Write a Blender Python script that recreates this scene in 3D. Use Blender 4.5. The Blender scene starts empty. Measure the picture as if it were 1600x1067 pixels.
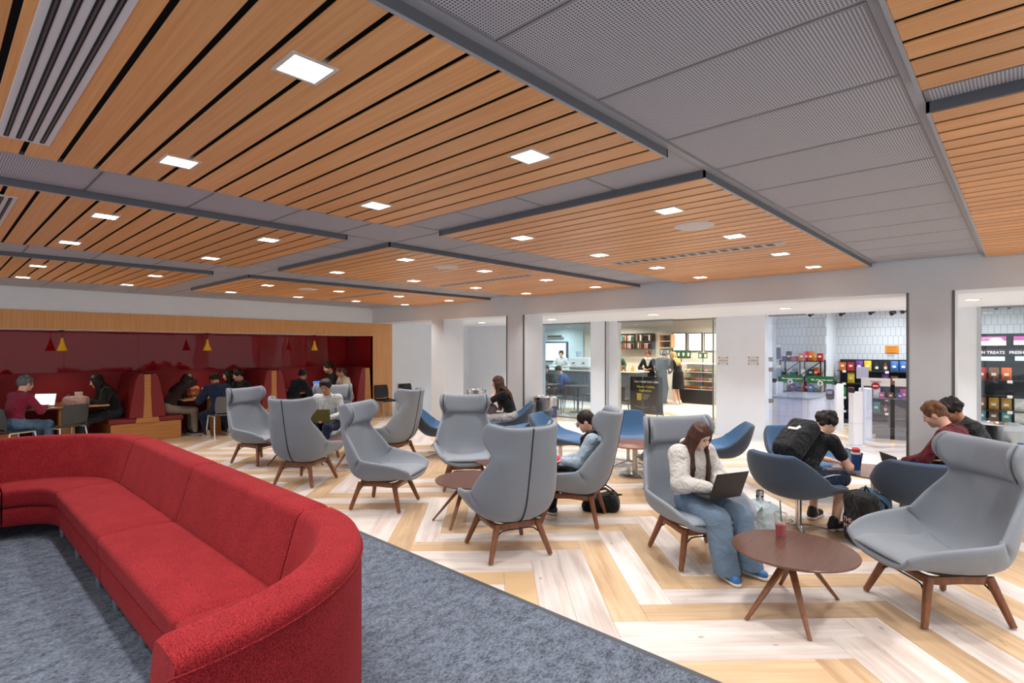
import bpy, bmesh, math, random
import numpy as np
from mathutils import Vector, Matrix
random.seed(7)
PI = math.pi
SC = bpy.context.scene
COL = SC.collection

# ------------------------------------------------------------------ camera
cam_data = bpy.data.cameras.new('camera'); cam = bpy.data.objects.new('camera', cam_data); COL.objects.link(cam)
cam_data.sensor_width = 36.0
cam_data.lens = 36.0 * 856.0 / 1600.0
cam_data.shift_y = 11.5 / 1600.0
cam_data.clip_start = 0.05
cam.location = (0, 0, 1.75)
cam.rotation_euler = (PI / 2, 0, math.atan2(.6828, .7307))
SC.camera = cam

# ------------------------------------------------------------------ world, exposure
w = bpy.data.worlds.new('world'); SC.world = w; w.use_nodes = True
bgn = w.node_tree.nodes['Background']
bgn.inputs[0].default_value = (.94, .97, 1, 1); bgn.inputs[1].default_value = 0.95
SC.view_settings.view_transform = 'Standard'
SC.view_settings.look = 'None'
SC.view_settings.exposure = 0.0
SC.view_settings.gamma = 1.0
SC.view_settings.use_curve_mapping = False
DOWN_W = 10.0      # watts of one square downlight in the wooden rafts
CORR_W = 30.0      # corridor downlights
SHOP_W = 26.0
CAFE_W = 44.0
SC.cycles.max_bounces = 9
SC.cycles.diffuse_bounces = 6
SC.cycles.glossy_bounces = 4
SC.cycles.transparent_max_bounces = 10
SC.cycles.sample_clamp_indirect = 6.0

# ------------------------------------------------------------------ helpers: materials
def srgb(c):
    if isinstance(c, str):
        c = [int(c[i:i + 2], 16) / 255 for i in (0, 2, 4)]
    return tuple((v / 12.92 if v <= .04045 else ((v + .055) / 1.055) ** 2.4) for v in c) + (1.0,)
MATS = {}
def newmat(name):
    m = bpy.data.materials.new(name); m.use_nodes = True
    nt = m.node_tree
    return m, nt, nt.nodes['Principled BSDF']
def link(nt, a, b): nt.links.new(a, b)
def node(nt, t, **kw):
    n = nt.nodes.new(t)
    for k, v in kw.items(): setattr(n, k, v)
    return n
def M(name, col=None, rough=.55, metal=0.0, noise=0.0, nscale=20.0, bump=0.0, bscale=200.0, emit=None, estr=1.0, coat=0.0, alpha=None, trans=0.0, sheen=0.0, stretch=None, spec=None):
    """plain procedural material with optional colour mottling and fine relief"""
    if name in MATS: return MATS[name]
    m, nt, b = newmat(name)
    c = srgb(col)
    b.inputs['Base Color'].default_value = c
    b.inputs['Roughness'].default_value = rough
    b.inputs['Metallic'].default_value = metal
    if spec is not None: b.inputs['Specular IOR Level'].default_value = spec
    if coat: b.inputs['Coat Weight'].default_value = coat; b.inputs['Coat Roughness'].default_value = .08
    if sheen: b.inputs['Sheen Weight'].default_value = sheen
    if trans: b.inputs['Transmission Weight'].default_value = trans
    if alpha is not None: b.inputs['Alpha'].default_value = alpha
    if emit is not None:
        b.inputs['Emission Color'].default_value = srgb(emit); b.inputs['Emission Strength'].default_value = estr
    if noise or bump:
        tc = node(nt, 'ShaderNodeTexCoord'); mp = node(nt, 'ShaderNodeMapping'); link(nt, tc.outputs['Object'], mp.inputs[0])
        if stretch: mp.inputs['Scale'].default_value = stretch
    if noise:
        nz = node(nt, 'ShaderNodeTexNoise'); nz.inputs['Scale'].default_value = nscale; nz.inputs['Detail'].default_value = 5
        link(nt, mp.outputs[0], nz.inputs['Vector'])
        cr = node(nt, 'ShaderNodeValToRGB'); link(nt, nz.outputs['Fac'], cr.inputs[0])
        cr.color_ramp.elements[0].position = .3; cr.color_ramp.elements[1].position = .7
        cr.color_ramp.elements[0].color = tuple(v * (1 - noise) for v in c[:3]) + (1,)
        cr.color_ramp.elements[1].color = tuple(min(1, v * (1 + noise)) for v in c[:3]) + (1,)
        link(nt, cr.outputs[0], b.inputs['Base Color'])
    if bump:
        n2 = node(nt, 'ShaderNodeTexNoise'); n2.inputs['Scale'].default_value = bscale; n2.inputs['Detail'].default_value = 2
        link(nt, mp.outputs[0], n2.inputs['Vector'])
        bp = node(nt, 'ShaderNodeBump'); bp.inputs['Strength'].default_value = bump; bp.inputs['Distance'].default_value = .002
        link(nt, n2.outputs['Fac'], bp.inputs['Height']); link(nt, bp.outputs[0], b.inputs['Normal'])
    MATS[name] = m
    return m
def wood(name, c1, c2, axis='x', rough=.4, grain=60.0, along=1.6, knots=False, rnd=True, coat=0.0, contrast=(.3, .72)):
    """straight grained wood: noise stretched along one object axis, shifted per object"""
    if name in MATS: return MATS[name]
    m, nt, b = newmat(name)
    tc = node(nt, 'ShaderNodeTexCoord'); mp = node(nt, 'ShaderNodeMapping')
    oi = node(nt, 'ShaderNodeObjectInfo')
    add = node(nt, 'ShaderNodeVectorMath', operation='ADD'); mul = node(nt, 'ShaderNodeMath', operation='MULTIPLY')
    mul.inputs[1].default_value = 37.0 if rnd else 0.0
    link(nt, oi.outputs['Random'], mul.inputs[0])
    link(nt, tc.outputs['Object'], add.inputs[0]); link(nt, mul.outputs[0], add.inputs[1])
    link(nt, add.outputs[0], mp.inputs[0])
    s = [grain] * 3; s['xyz'.index(axis)] = along; mp.inputs['Scale'].default_value = s
    nz = node(nt, 'ShaderNodeTexNoise'); nz.inputs['Scale'].default_value = 1.0; nz.inputs['Detail'].default_value = 6; nz.inputs['Roughness'].default_value = .6
    link(nt, mp.outputs[0], nz.inputs['Vector'])
    cr = node(nt, 'ShaderNodeValToRGB'); link(nt, nz.outputs['Fac'], cr.inputs[0])
    e = cr.color_ramp.elements; e[0].position = contrast[0]; e[1].position = contrast[1]; e[0].color = srgb(c1); e[1].color = srgb(c2)
    out = cr.outputs[0]
    if knots:
        vo = node(nt, 'ShaderNodeTexVoronoi'); vo.inputs['Scale'].default_value = 3.4
        mp2 = node(nt, 'ShaderNodeMapping'); s2 = [2.0] * 3; s2['xyz'.index(axis)] = .9; mp2.inputs['Scale'].default_value = s2
        link(nt, add.outputs[0], mp2.inputs[0]); link(nt, mp2.outputs[0], vo.inputs['Vector'])
        r2 = node(nt, 'ShaderNodeValToRGB'); link(nt, vo.outputs['Distance'], r2.inputs[0])
        r2.color_ramp.elements[0].position = .02; r2.color_ramp.elements[0].color = (.42, .36, .33, 1)
        r2.color_ramp.elements[1].position = .09; r2.color_ramp.elements[1].color = (1, 1, 1, 1)
        n3 = node(nt, 'ShaderNodeTexNoise'); n3.inputs['Scale'].default_value = 1.0; n3.inputs['Detail'].default_value = 3
        mp3 = node(nt, 'ShaderNodeMapping'); s3 = [9.0] * 3; s3['xyz'.index(axis)] = 1.3; mp3.inputs['Scale'].default_value = s3
        link(nt, add.outputs[0], mp3.inputs[0]); link(nt, mp3.outputs[0], n3.inputs['Vector'])
        r3 = node(nt, 'ShaderNodeValToRGB'); link(nt, n3.outputs['Fac'], r3.inputs[0])
        r3.color_ramp.elements[0].position = .32; r3.color_ramp.elements[0].color = (.80, .74, .70, 1)
        r3.color_ramp.elements[1].position = .55; r3.color_ramp.elements[1].color = (1, 1, 1, 1)
        mx = node(nt, 'ShaderNodeMix', data_type='RGBA', blend_type='MULTIPLY'); mx.inputs[0].default_value = 1
        link(nt, out, mx.inputs[6]); link(nt, r2.outputs[0], mx.inputs[7])
        mx2 = node(nt, 'ShaderNodeMix', data_type='RGBA', blend_type='MULTIPLY'); mx2.inputs[0].default_value = 1
        link(nt, mx.outputs[2], mx2.inputs[6]); link(nt, r3.outputs[0], mx2.inputs[7])
        out = mx2.outputs[2]
    # each piece a little lighter or darker
    hv = node(nt, 'ShaderNodeHueSaturation'); mr = node(nt, 'ShaderNodeMapRange')
    mr.inputs['To Min'].default_value = .90 if rnd else 1; mr.inputs['To Max'].default_value = 1.08 if rnd else 1
    link(nt, oi.outputs['Random'], mr.inputs['Value']); link(nt, mr.outputs[0], hv.inputs['Value'])
    link(nt, out, hv.inputs['Color']); link(nt, hv.outputs[0], b.inputs['Base Color'])
    b.inputs['Roughness'].default_value = rough
    if coat: b.inputs['Coat Weight'].default_value = coat; b.inputs['Coat Roughness'].default_value = .15
    MATS[name] = m
    return m
def perforated(name, col, dark, pitch=.0115, hole=.30):
    """sheet metal with a grid of punched holes (fine relief, told by colour)"""
    m, nt, b = newmat(name)
    tc = node(nt, 'ShaderNodeTexCoord')
    sc = node(nt, 'ShaderNodeVectorMath', operation='SCALE'); sc.inputs['Scale'].default_value = 1 / pitch
    fr = node(nt, 'ShaderNodeVectorMath', operation='FRACTION')
    sb = node(nt, 'ShaderNodeVectorMath', operation='SUBTRACT'); sb.inputs[1].default_value = (.5, .5, 0)
    ml = node(nt, 'ShaderNodeVectorMath', operation='MULTIPLY'); ml.inputs[1].default_value = (1, 1, 0)
    ln = node(nt, 'ShaderNodeVectorMath', operation='LENGTH')
    lt = node(nt, 'ShaderNodeMath', operation='LESS_THAN'); lt.inputs[1].default_value = hole
    mx = node(nt, 'ShaderNodeMix', data_type='RGBA'); mx.inputs[6].default_value = srgb(col); mx.inputs[7].default_value = srgb(dark)
    link(nt, tc.outputs['Object'], sc.inputs[0]); link(nt, sc.outputs[0], fr.inputs[0]); link(nt, fr.outputs[0], sb.inputs[0]); link(nt, sb.outputs[0], ml.inputs[0])
    link(nt, ml.outputs[0], ln.inputs[0]); link(nt, ln.outputs['Value'], lt.inputs[0]); link(nt, lt.outputs[0], mx.inputs[0]); link(nt, mx.outputs[2], b.inputs['Base Color'])
    b.inputs['Roughness'].default_value = .6
    MATS[name] = m
    return m
def glass(name, tint=(1, 1, 1), refl=.10, density=0.0):
    """thin pane: mostly see-through, a little mirror; density > 0 makes a tinted film"""
    if name in MATS: return MATS[name]
    m = bpy.data.materials.new(name); m.use_nodes = True; nt = m.node_tree; nt.nodes.clear()
    out = node(nt, 'ShaderNodeOutputMaterial'); tr = node(nt, 'ShaderNodeBsdfTransparent'); gl = node(nt, 'ShaderNodeBsdfGlossy')
    gl.inputs['Roughness'].default_value = .02; gl.inputs['Color'].default_value = (.9, .95, 1, 1)
    tr.inputs['Color'].default_value = tuple(tint) + (1,)
    mx = node(nt, 'ShaderNodeMixShader'); fr = node(nt, 'ShaderNodeLayerWeight'); fr.inputs['Blend'].default_value = .12
    mr = node(nt, 'ShaderNodeMapRange'); mr.inputs['To Min'].default_value = refl * .4; mr.inputs['To Max'].default_value = min(1, refl * 5)
    link(nt, fr.outputs['Facing'], mr.inputs['Value']); link(nt, mr.outputs[0], mx.inputs[0])
    link(nt, tr.outputs[0], mx.inputs[1]); link(nt, gl.outputs[0], mx.inputs[2])
    last = mx.outputs[0]
    if density:
        df = node(nt, 'ShaderNodeBsdfDiffuse'); df.inputs['Color'].default_value = tuple(tint) + (1,)
        m2 = node(nt, 'ShaderNodeMixShader'); m2.inputs[0].default_value = density
        link(nt, last, m2.inputs[1]); link(nt, df.outputs[0], m2.inputs[2]); last = m2.outputs[0]
    link(nt, last, out.inputs[0])
    MATS[name] = m
    return m

# ------------------------------------------------------------------ helpers: meshes and objects
class MB:
    """collects shapes for one mesh object"""
    def __init__(s): s.v = []; s.f = []; s.fm = []; s.mi = 0
    def add(s, vs, fs):
        o = len(s.v); s.v += [tuple(p) for p in vs]; s.f += [tuple(i + o for i in f) for f in fs]; s.fm += [s.mi] * len(fs); return s
    def box(s, x0, x1, y0, y1, z0, z1, R=None, c=0.0):
        if c:
            vs = []; fs = []
            X = (x0, x1); Y = (y0, y1); Z = (z0, z1)
            b = bmesh.new(); bmesh.ops.create_cube(b, size=1)
            for p in b.verts: p.co = Vector((X[p.co.x > 0], Y[p.co.y > 0], Z[p.co.z > 0]))
            bmesh.ops.bevel(b, geom=b.edges[:], offset=c, segments=1 if c < .004 else 2, affect='EDGES', profile=.5)
            b.verts.index_update(); vs = [p.co.copy() for p in b.verts]; fs = [[q.index for q in f.verts] for f in b.faces]; b.free()
        else:
            vs = [(x0, y0, z0), (x1, y0, z0), (x1, y1, z0), (x0, y1, z0), (x0, y0, z1), (x1, y0, z1), (x1, y1, z1), (x0, y1, z1)]
            fs = [(0, 3, 2, 1), (4, 5, 6, 7), (0, 1, 5, 4), (1, 2, 6, 5), (2, 3, 7, 6), (3, 0, 4, 7)]
        if R is not None: vs = [R @ Vector(p) for p in vs]
        return s.add(vs, fs)
    def cyl(s, p0, p1, r0, r1=None, n=12, cap=True):
        r1 = r0 if r1 is None else r1
        p0 = Vector(p0); p1 = Vector(p1); d = (p1 - p0).normalized()
        a = d.orthogonal().normalized(); b = d.cross(a)
        vs = []
        for p, r in ((p0, r0), (p1, r1)):
            for k in range(n):
                t = 2 * PI * k / n; vs.append(p + (a * math.cos(t) + b * math.sin(t)) * r)
        fs = [(k, (k + 1) % n, n + (k + 1) % n, n + k) for k in range(n)]
        if cap: fs += [tuple(range(n - 1, -1, -1)), tuple(range(n, 2 * n))]
        return s.add(vs, fs)
    def tube(s, pts, r, n=8, cap=True, flat=None):
        """swept tube; r number or list; flat=(w,h) sweeps a rectangle-like section instead"""
        pts = [Vector(p) for p in pts]; m = len(pts)
        rs = r if isinstance(r, (list, tuple)) else [r] * m
        vs = []; up = None
        for i, p in enumerate(pts):
            t = (pts[min(i + 1, m - 1)] - pts[max(i - 1, 0)]).normalized()
            if up is None:
                up = Vector((0, 0, 1)) if abs(t.z) < .9 else Vector((0, 1, 0))
            a = up - t * up.dot(t)
            a = a.normalized() if a.length > 1e-5 else t.orthogonal().normalized()
            up = a; b = t.cross(a)
            for k in range(n):
                th = 2 * PI * (k + .5) / n
                ca, sa = math.cos(th), math.sin(th)
                if flat:
                    q = .5; ca = math.copysign(abs(ca) ** q, ca) * flat[1]; sa = math.copysign(abs(sa) ** q, sa) * flat[0]
                vs.append(p + (a * ca + b * sa) * rs[i])
        fs = [(i * n + k, i * n + (k + 1) % n, (i + 1) * n + (k + 1) % n, (i + 1) * n + k) for i in range(m - 1) for k in range(n)]
        if cap: fs += [tuple(range(n - 1, -1, -1)), tuple(range((m - 1) * n, m * n))]
        return s.add(vs, fs)
    def lathe(s, prof, c=(0, 0, 0), n=24, cap=True):
        c = Vector(c); vs = []; m = len(prof)
        for r, z in prof:
            for k in range(n):
                t = 2 * PI * k / n; vs.append(c + Vector((r * math.cos(t), r * math.sin(t), z)))
        fs = [(i * n + k, i * n + (k + 1) % n, (i + 1) * n + (k + 1) % n, (i + 1) * n + k) for i in range(m - 1) for k in range(n)]
        if cap:
            if prof[0][0] > 1e-5: fs.append(tuple(range(n - 1, -1, -1)))
            if prof[-1][0] > 1e-5: fs.append(tuple(range((m - 1) * n, m * n)))
        return s.add(vs, fs)
    def grid(s, rows, close_u=False):
        """rows: list of equal-length point lists"""
        n = len(rows[0]); vs = [p for r in rows for p in r]; fs = []
        for i in range(len(rows) - 1):
            for k in range(n if close_u else n - 1):
                fs.append((i * n + k, i * n + (k + 1) % n, (i + 1) * n + (k + 1) % n, (i + 1) * n + k))
        return s.add(vs, fs)
    def slab(s, rows_a, rows_b):
        """closed thick sheet between two matching point grids"""
        n = len(rows_a[0]); m = len(rows_a); o = n * m
        vs = [p for r in rows_a for p in r] + [p for r in rows_b for p in r]; fs = []
        for i in range(m - 1):
            for k in range(n - 1):
                q = (i * n + k, i * n + k + 1, (i + 1) * n + k + 1, (i + 1) * n + k)
                fs.append(q); fs.append(tuple(o + j for j in reversed(q)))
        for k in range(n - 1):
            fs.append((k + 1, k, o + k, o + k + 1)); a = (m - 1) * n + k; fs.append((a, a + 1, o + a + 1, o + a))
        for i in range(m - 1):
            a, b = i * n, (i + 1) * n; fs.append((a, b, o + b, o + a)); a += n - 1; b += n - 1; fs.append((b, a, o + a, o + b))
        return s.add(vs, fs)
    def prism(s, poly, z0, z1, R=None):
        """polygon in xy extruded in z"""
        n = len(poly)
        vs = [(x, y, z0) for x, y in poly] + [(x, y, z1) for x, y in poly]
        if R is not None: vs = [R @ Vector(p) for p in vs]
        fs = [tuple(range(n - 1, -1, -1)), tuple(range(n, 2 * n))] + [(k, (k + 1) % n, n + (k + 1) % n, n + k) for k in range(n)]
        return s.add(vs, fs)
    def ball(s, c, r, n=12, m=8, R=None):
        r = (r, r, r) if not isinstance(r, (tuple, list)) else r
        vs = []; c = Vector(c)
        for i in range(1, m):
            ph = PI * i / m
            for k in range(n):
                t = 2 * PI * k / n; p = Vector((r[0] * math.sin(ph) * math.cos(t), r[1] * math.sin(ph) * math.sin(t), r[2] * math.cos(ph)))
                vs.append(c + (R @ p if R is not None else p))
        top = Vector((0, 0, r[2])); a = len(vs); vs += [c + (R @ top if R is not None else top), c - (R @ top if R is not None else top)]
        fs = [(i * n + k, (i + 1) * n + k, (i + 1) * n + (k + 1) % n, i * n + (k + 1) % n) for i in range(m - 2) for k in range(n)]
        fs += [(a, k, (k + 1) % n) for k in range(n)] + [(a + 1, (m - 2) * n + (k + 1) % n, (m - 2) * n + k) for k in range(n)]
        return s.add(vs, fs)
    def mesh(s, name, mats, smooth=None):
        me = bpy.data.meshes.new(name); me.from_pydata(s.v, [], s.f)
        mats = mats if isinstance(mats, (list, tuple)) else [mats]
        for m in mats: me.materials.append(m)
        if len(mats) > 1: me.polygons.foreach_set('material_index', s.fm)
        b = bmesh.new(); b.from_mesh(me); bmesh.ops.recalc_face_normals(b, faces=b.faces); b.to_mesh(me); b.free()
        if smooth is not None:
            me.polygons.foreach_set('use_smooth', [True] * len(me.polygons))
            if smooth < 180: me.set_sharp_from_angle(angle=math.radians(smooth))
        me.update()
        return me
    def build(s, name, mats, parent=None, smooth=None, loc=None, rotz=0.0, bevel=0.0, sub=0, solid=None):
        o = bpy.data.objects.new(name, s.mesh(name, mats, smooth)); COL.objects.link(o)
        if loc is not None: o.location = loc
        if rotz: o.rotation_euler = (0, 0, rotz)
        if parent: o.parent = parent
        if bevel:
            b = o.modifiers.new('bevel', 'BEVEL'); b.width = bevel; b.segments = 2; b.limit_method = 'ANGLE'; b.angle_limit = .6
        if sub:
            b = o.modifiers.new('subd', 'SUBSURF'); b.levels = sub; b.render_levels = sub
        return o
def empty(name, loc=(0, 0, 0), rotz=0.0):
    o = bpy.data.objects.new(name, None); COL.objects.link(o); o.location = loc; o.rotation_euler = (0, 0, rotz); o.empty_display_size = .1
    return o
def tag(o, label=None, cat=None, group=None, kind=None):
    if label: o['label'] = label
    if cat: o['category'] = cat
    if group: o['group'] = group
    if kind: o['kind'] = kind
    return o
def thing(name, label, cat, loc=(0, 0, 0), rotz=0.0, group=None):
    return tag(empty(name, loc, rotz), label, cat, group)
def dup(root, loc, rotz, label=None, group=None):
    r = root.copy(); COL.objects.link(r); r.location = loc; r.rotation_euler = (0, 0, rotz)
    if label: r['label'] = label
    if group: r['group'] = group
    for ch in list(root.children):
        if ch.type == 'LIGHT': continue
        c = ch.copy(); COL.objects.link(c); c.parent = r
        for g in ch.children:
            d = g.copy(); COL.objects.link(d); d.parent = c
    return r
def inst(src_mesh, name, parent=None, loc=(0, 0, 0), rotz=0.0, scale=None):
    o = bpy.data.objects.new(name, src_mesh); COL.objects.link(o); o.location = loc; o.rotation_euler = (0, 0, rotz)
    if scale: o.scale = scale
    if parent: o.parent = parent
    return o
def area(name, loc, size, watts, parent=None, col=(1, .96, .9), spread=150, sy=None, rot=(0, 0, 0)):
    l = bpy.data.lights.new(name, 'AREA'); l.energy = watts; l.color = col; l.size = size; l.spread = math.radians(spread)
    if sy: l.shape = 'RECTANGLE'; l.size_y = sy
    o = bpy.data.objects.new(name, l); COL.objects.link(o); o.location = loc; o.rotation_euler = rot
    if parent: o.parent = parent
    return o
def text(name, s, size, mat, parent, loc, rot, depth=.001, align='CENTER', bold=0.0):
    """lettering turned into a mesh"""
    cu = bpy.data.curves.new(name, 'FONT'); cu.body = s; cu.size = size; cu.extrude = depth; cu.align_x = align; cu.align_y = 'CENTER'; cu.resolution_u = 2; cu.offset = bold
    t = bpy.data.objects.new(name + '_curve', cu); COL.objects.link(t)
    dg = bpy.context.evaluated_depsgraph_get(); me = bpy.data.meshes.new_from_object(t.evaluated_get(dg)); me.name = name
    bpy.data.objects.remove(t); bpy.data.curves.remove(cu)
    me.materials.clear(); me.materials.append(mat)
    o = bpy.data.objects.new(name, me); COL.objects.link(o); o.location = loc; o.rotation_euler = rot
    if parent: o.parent = parent
    return o
# ================================================================== THE SETTING
ZP = 2.735          # underside of wooden rafts
ZC = 2.782          # underside of perforated ceiling
YW = 7.79           # wall with the openings
XW = -12.13         # wall with the booth alcove
ZH = 2.40           # head of openings, corridor ceiling
YS = 11.1           # shop front plane
m_white = M('wall_paint', 'dfe4ea', .6, noise=.015, nscale=4)
m_warm = M('wall_paint_warm', 'd3d8de', .65, noise=.02, nscale=3)
m_gray = M('fascia_metal', '636469', .45)
m_trim = M('raft_trim', 'a3a2a6', .4)
m_dark = M('raft_backing', '17100c', .9)
m_perf = perforated('perforated_metal', 'bcbbc1', '3e3d42')
m_perfedge = M('ceiling_tile_edge', '8d8b8f', .5)
m_slat = wood('raft_wood', 'd58f4e', 'edb478', 'x', .38, 70, 1.2, contrast=(.25, .8))
m_corner = M('corner_guard', '6e6a68', .35, .6)
m_ceilwhite = M('corridor_ceiling', 'e4e8ec', .7)

# floor: sub floor, carpet, herringbone planks
fl_b = MB().box(-18, 2.4, -2.3, 22, -.10, -.004)
floor = fl_b.build('floor', M('floor_joint', '6b5a48', .8)); tag(floor, kind='structure')
m_oak = wood('plank_oak', 'c6a47e', 'dec4a2', 'x', .33, 34, 1.1, knots=True)
m_pale = wood('plank_pale', 'd6cac3', 'ece5e0', 'x', .33, 30, .9, knots=True)
W_, L_ = .2286, 1.5
A_ = Vector((1, 1, 0)).normalized(); B_ = Vector((-1, 1, 0)).normalized()
O_ = Vector((-1.923, 3.010, 0))
def plank_mesh(n, m):
    return MB().box(-L_ / 2 + .0007, L_ / 2 - .0007, -W_ / 2 + .0007, W_ / 2 - .0007, -.008, 0, c=.0012).mesh(n, m)
pm = {'o': plank_mesh('plank_oak', m_oak), 'p': plank_mesh('plank_pale', m_pale)}
rest = {'o': MB(), 'p': MB()}
planks = []
seq = {-3: 'o', -2: 'p', -1: 'p', 0: 'o', 1: 'p', 2: 'o', 3: 'p', 4: 'o', 5: 'p', -4: 'p', -5: 'o', -6: 'p', -7: 'o'}
rs = random.Random(3)
for i in range(-70, 110):
    kind = seq.get(i) or ('o' if (i % 2 == 0) ^ (rs.random() < .2) else 'p')
    for j in range(-14, 14):
        for hv in (0, 1):
            a = i * W_ + j * (L_ + W_); b = i * W_ - j * (L_ - W_)
            if hv == 0: c = (a + W_ / 2, b + L_ / 2)
            else: c = (a + W_ + L_ / 2, b + W_ / 2)
            p = O_ + A_ * c[0] + B_ * c[1]
            if not ((-13.6 if p.y < 11 else -16.6) < p.x < 2.3 and (2.2 if p.x > -8.5 else -1) < p.y < 19.5): continue
            d = -.6828 * p.x + .7307 * p.y; l = .7307 * p.x + .6828 * p.y
            if d < .9 or abs(l / d) > 1.9: continue
            planks.append((d, p, hv, kind if rs.random() > .06 else ('p' if kind == 'o' else 'o')))
planks.sort(key=lambda q: (abs(.7307 * q[1].x + .6828 * q[1].y) / q[0] > 1.02 or q[1].y < 2.75, q[0]))
for n_, (d, p, hv, k) in enumerate(planks):
    ang = math.atan2(B_.y, B_.x) if hv == 0 else math.atan2(A_.y, A_.x)
    if n_ < 300:
        inst(pm[k], 'plank', floor, p, ang)
    else:
        R = Matrix.Translation(p) @ Matrix.Rotation(ang, 4, 'Z')
        rest[k].box(-L_ / 2 + .001, L_ / 2 - .001, -W_ / 2 + .001, W_ / 2 - .001, -.008, 0, R)
def rest_mat(name, c1, c2):
    # far planks share one mesh: grain follows both plank directions through world space noise
    return M(name, c2, .36, noise=.09, nscale=3.0)
for k, m in (('o', rest_mat('far_plank_oak', '', 'd6b68c')), ('p', rest_mat('far_plank_pale', '', 'e2d9d3'))):
    tag(rest[k].build('far_planks', m, floor), kind='stuff')
def carpet_mat():
    m, nt, b = newmat('carpet_pile')
    tc = node(nt, 'ShaderNodeTexCoord')
    n1 = node(nt, 'ShaderNodeTexNoise'); n1.inputs['Scale'].default_value = 15; n1.inputs['Detail'].default_value = 8; n1.inputs['Roughness'].default_value = .75
    n2 = node(nt, 'ShaderNodeTexNoise'); n2.inputs['Scale'].default_value = 90; n2.inputs['Detail'].default_value = 3
    mp = node(nt, 'ShaderNodeMapping'); mp.inputs['Scale'].default_value = (1, .55, 1); mp.inputs['Rotation'].default_value = (0, 0, .8)
    link(nt, tc.outputs['Object'], mp.inputs[0]); link(nt, mp.outputs[0], n1.inputs['Vector']); link(nt, mp.outputs[0], n2.inputs['Vector'])
    ad = node(nt, 'ShaderNodeMath', operation='ADD'); link(nt, n1.outputs['Fac'], ad.inputs[0]); link(nt, n2.outputs['Fac'], ad.inputs[1])
    cr = node(nt, 'ShaderNodeValToRGB'); e = cr.color_ramp.elements
    hf = node(nt, 'ShaderNodeMath', operation='MULTIPLY'); hf.inputs[1].default_value = .5; link(nt, ad.outputs[0], hf.inputs[0]); link(nt, hf.outputs[0], cr.inputs[0])
    e[0].position = .38; e[0].color = srgb('3f4651'); e[1].position = .62; e[1].color = srgb('7d8696')
    link(nt, cr.outputs[0], b.inputs['Base Color']); b.inputs['Roughness'].default_value = .95; b.inputs['Specular IOR Level'].default_value = .1
    bp = node(nt, 'ShaderNodeBump'); bp.inputs['Strength'].default_value = .6; bp.inputs['Distance'].default_value = .003
    n3 = node(nt, 'ShaderNodeTexNoise'); n3.inputs['Scale'].default_value = 350; link(nt, tc.outputs['Object'], n3.inputs['Vector'])
    link(nt, n3.outputs['Fac'], bp.inputs['Height']); link(nt, bp.outputs[0], b.inputs['Normal'])
    return m
tag(MB().box(-9.2, 2.4, -2.3, 2.80, -.003, .008).build('floor_carpet', carpet_mat()), kind='structure')
tag(MB().box(-9.2, 2.4, 2.80, 2.84, -.003, .009, c=.002).build('trim_1', M('carpet_edge_strip', '4a4f57', .6)), kind='structure')

# perforated ceiling with tiles
ceiling = tag(MB().box(-12.2, 2.2, -2.3, 7.85, 2.80, 2.95).build('ceiling', M('ceiling_deck', '2a2a2c', .9)), kind='structure')
def tiles(x0, x1, y0, y1, nx, ny, name='perforated_tile'):
    dx = (x1 - x0) / nx; dy = (y1 - y0) / ny; g = .003
    for i in range(nx):
        for j in range(ny):
            a, b_, c_, d_ = x0 + i * dx + g, x0 + (i + 1) * dx - g, y0 + j * dy + g, y0 + (j + 1) * dy - g
            t = MB(); t.mi = 1
            t.box(a, b_, c_, d_, ZC, ZC + .016)
            t.mi = 0; mgn = .012
            t.add([(a + mgn, c_ + mgn, ZC - .0006), (b_ - mgn, c_ + mgn, ZC - .0006), (b_ - mgn, d_ - mgn, ZC - .0006), (a + mgn, d_ - mgn, ZC - .0006)], [(0, 3, 2, 1)])
            t.build(name, [m_perf, m_perfedge], ceiling)
RX = [(-3.73, -1.34), (-6.93, -4.48), (-10.3, -7.87), (-.3, 2.1)]    # raft columns (x)
RY = [(-2.1, 2.61), (3.06, YW)]                                        # raft rows (y)
tiles(-1.30, -.34, 2.505 - 7 * .6, 2.505 + 8 * .6, 1, 15)
tiles(-1.30, -.34, 2.505 + 8 * .6, YW, 1, 1)
tiles(-4.48, -3.73, 2.505 - 5 * .6, 2.505 + 8 * .6, 1, 13)
tiles(-4.48, -3.73, 2.505 + 8 * .6, YW, 1, 1)
tiles(-7.87, -6.93, 2.505 - 5 * .6, 2.505 + 8 * .6, 1, 13)
tiles(-7.87, -6.93, 2.505 + 8 * .6, YW, 1, 1)
tiles(XW, -10.3, -.495, 2.505 + 8 * .6, 3, 13)
tiles(XW, -10.3, 2.505 + 8 * .6, YW, 3, 1)
for (x0, x1) in RX: tiles(x0, x1, 2.56, 3.11, 4, 1)
# the bright angle strips that frame the wide perforated lane
for k, (xa, xb) in enumerate(((-1.34, -1.30), (-.34, -.30))):
    tag(MB().box(xa, xb, -2.3, YW, ZC - .006, ZC + .016).build('trim_%d' % (2 + k), M('lane_edge', '9c9b9f', .45)), kind='structure')

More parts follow.
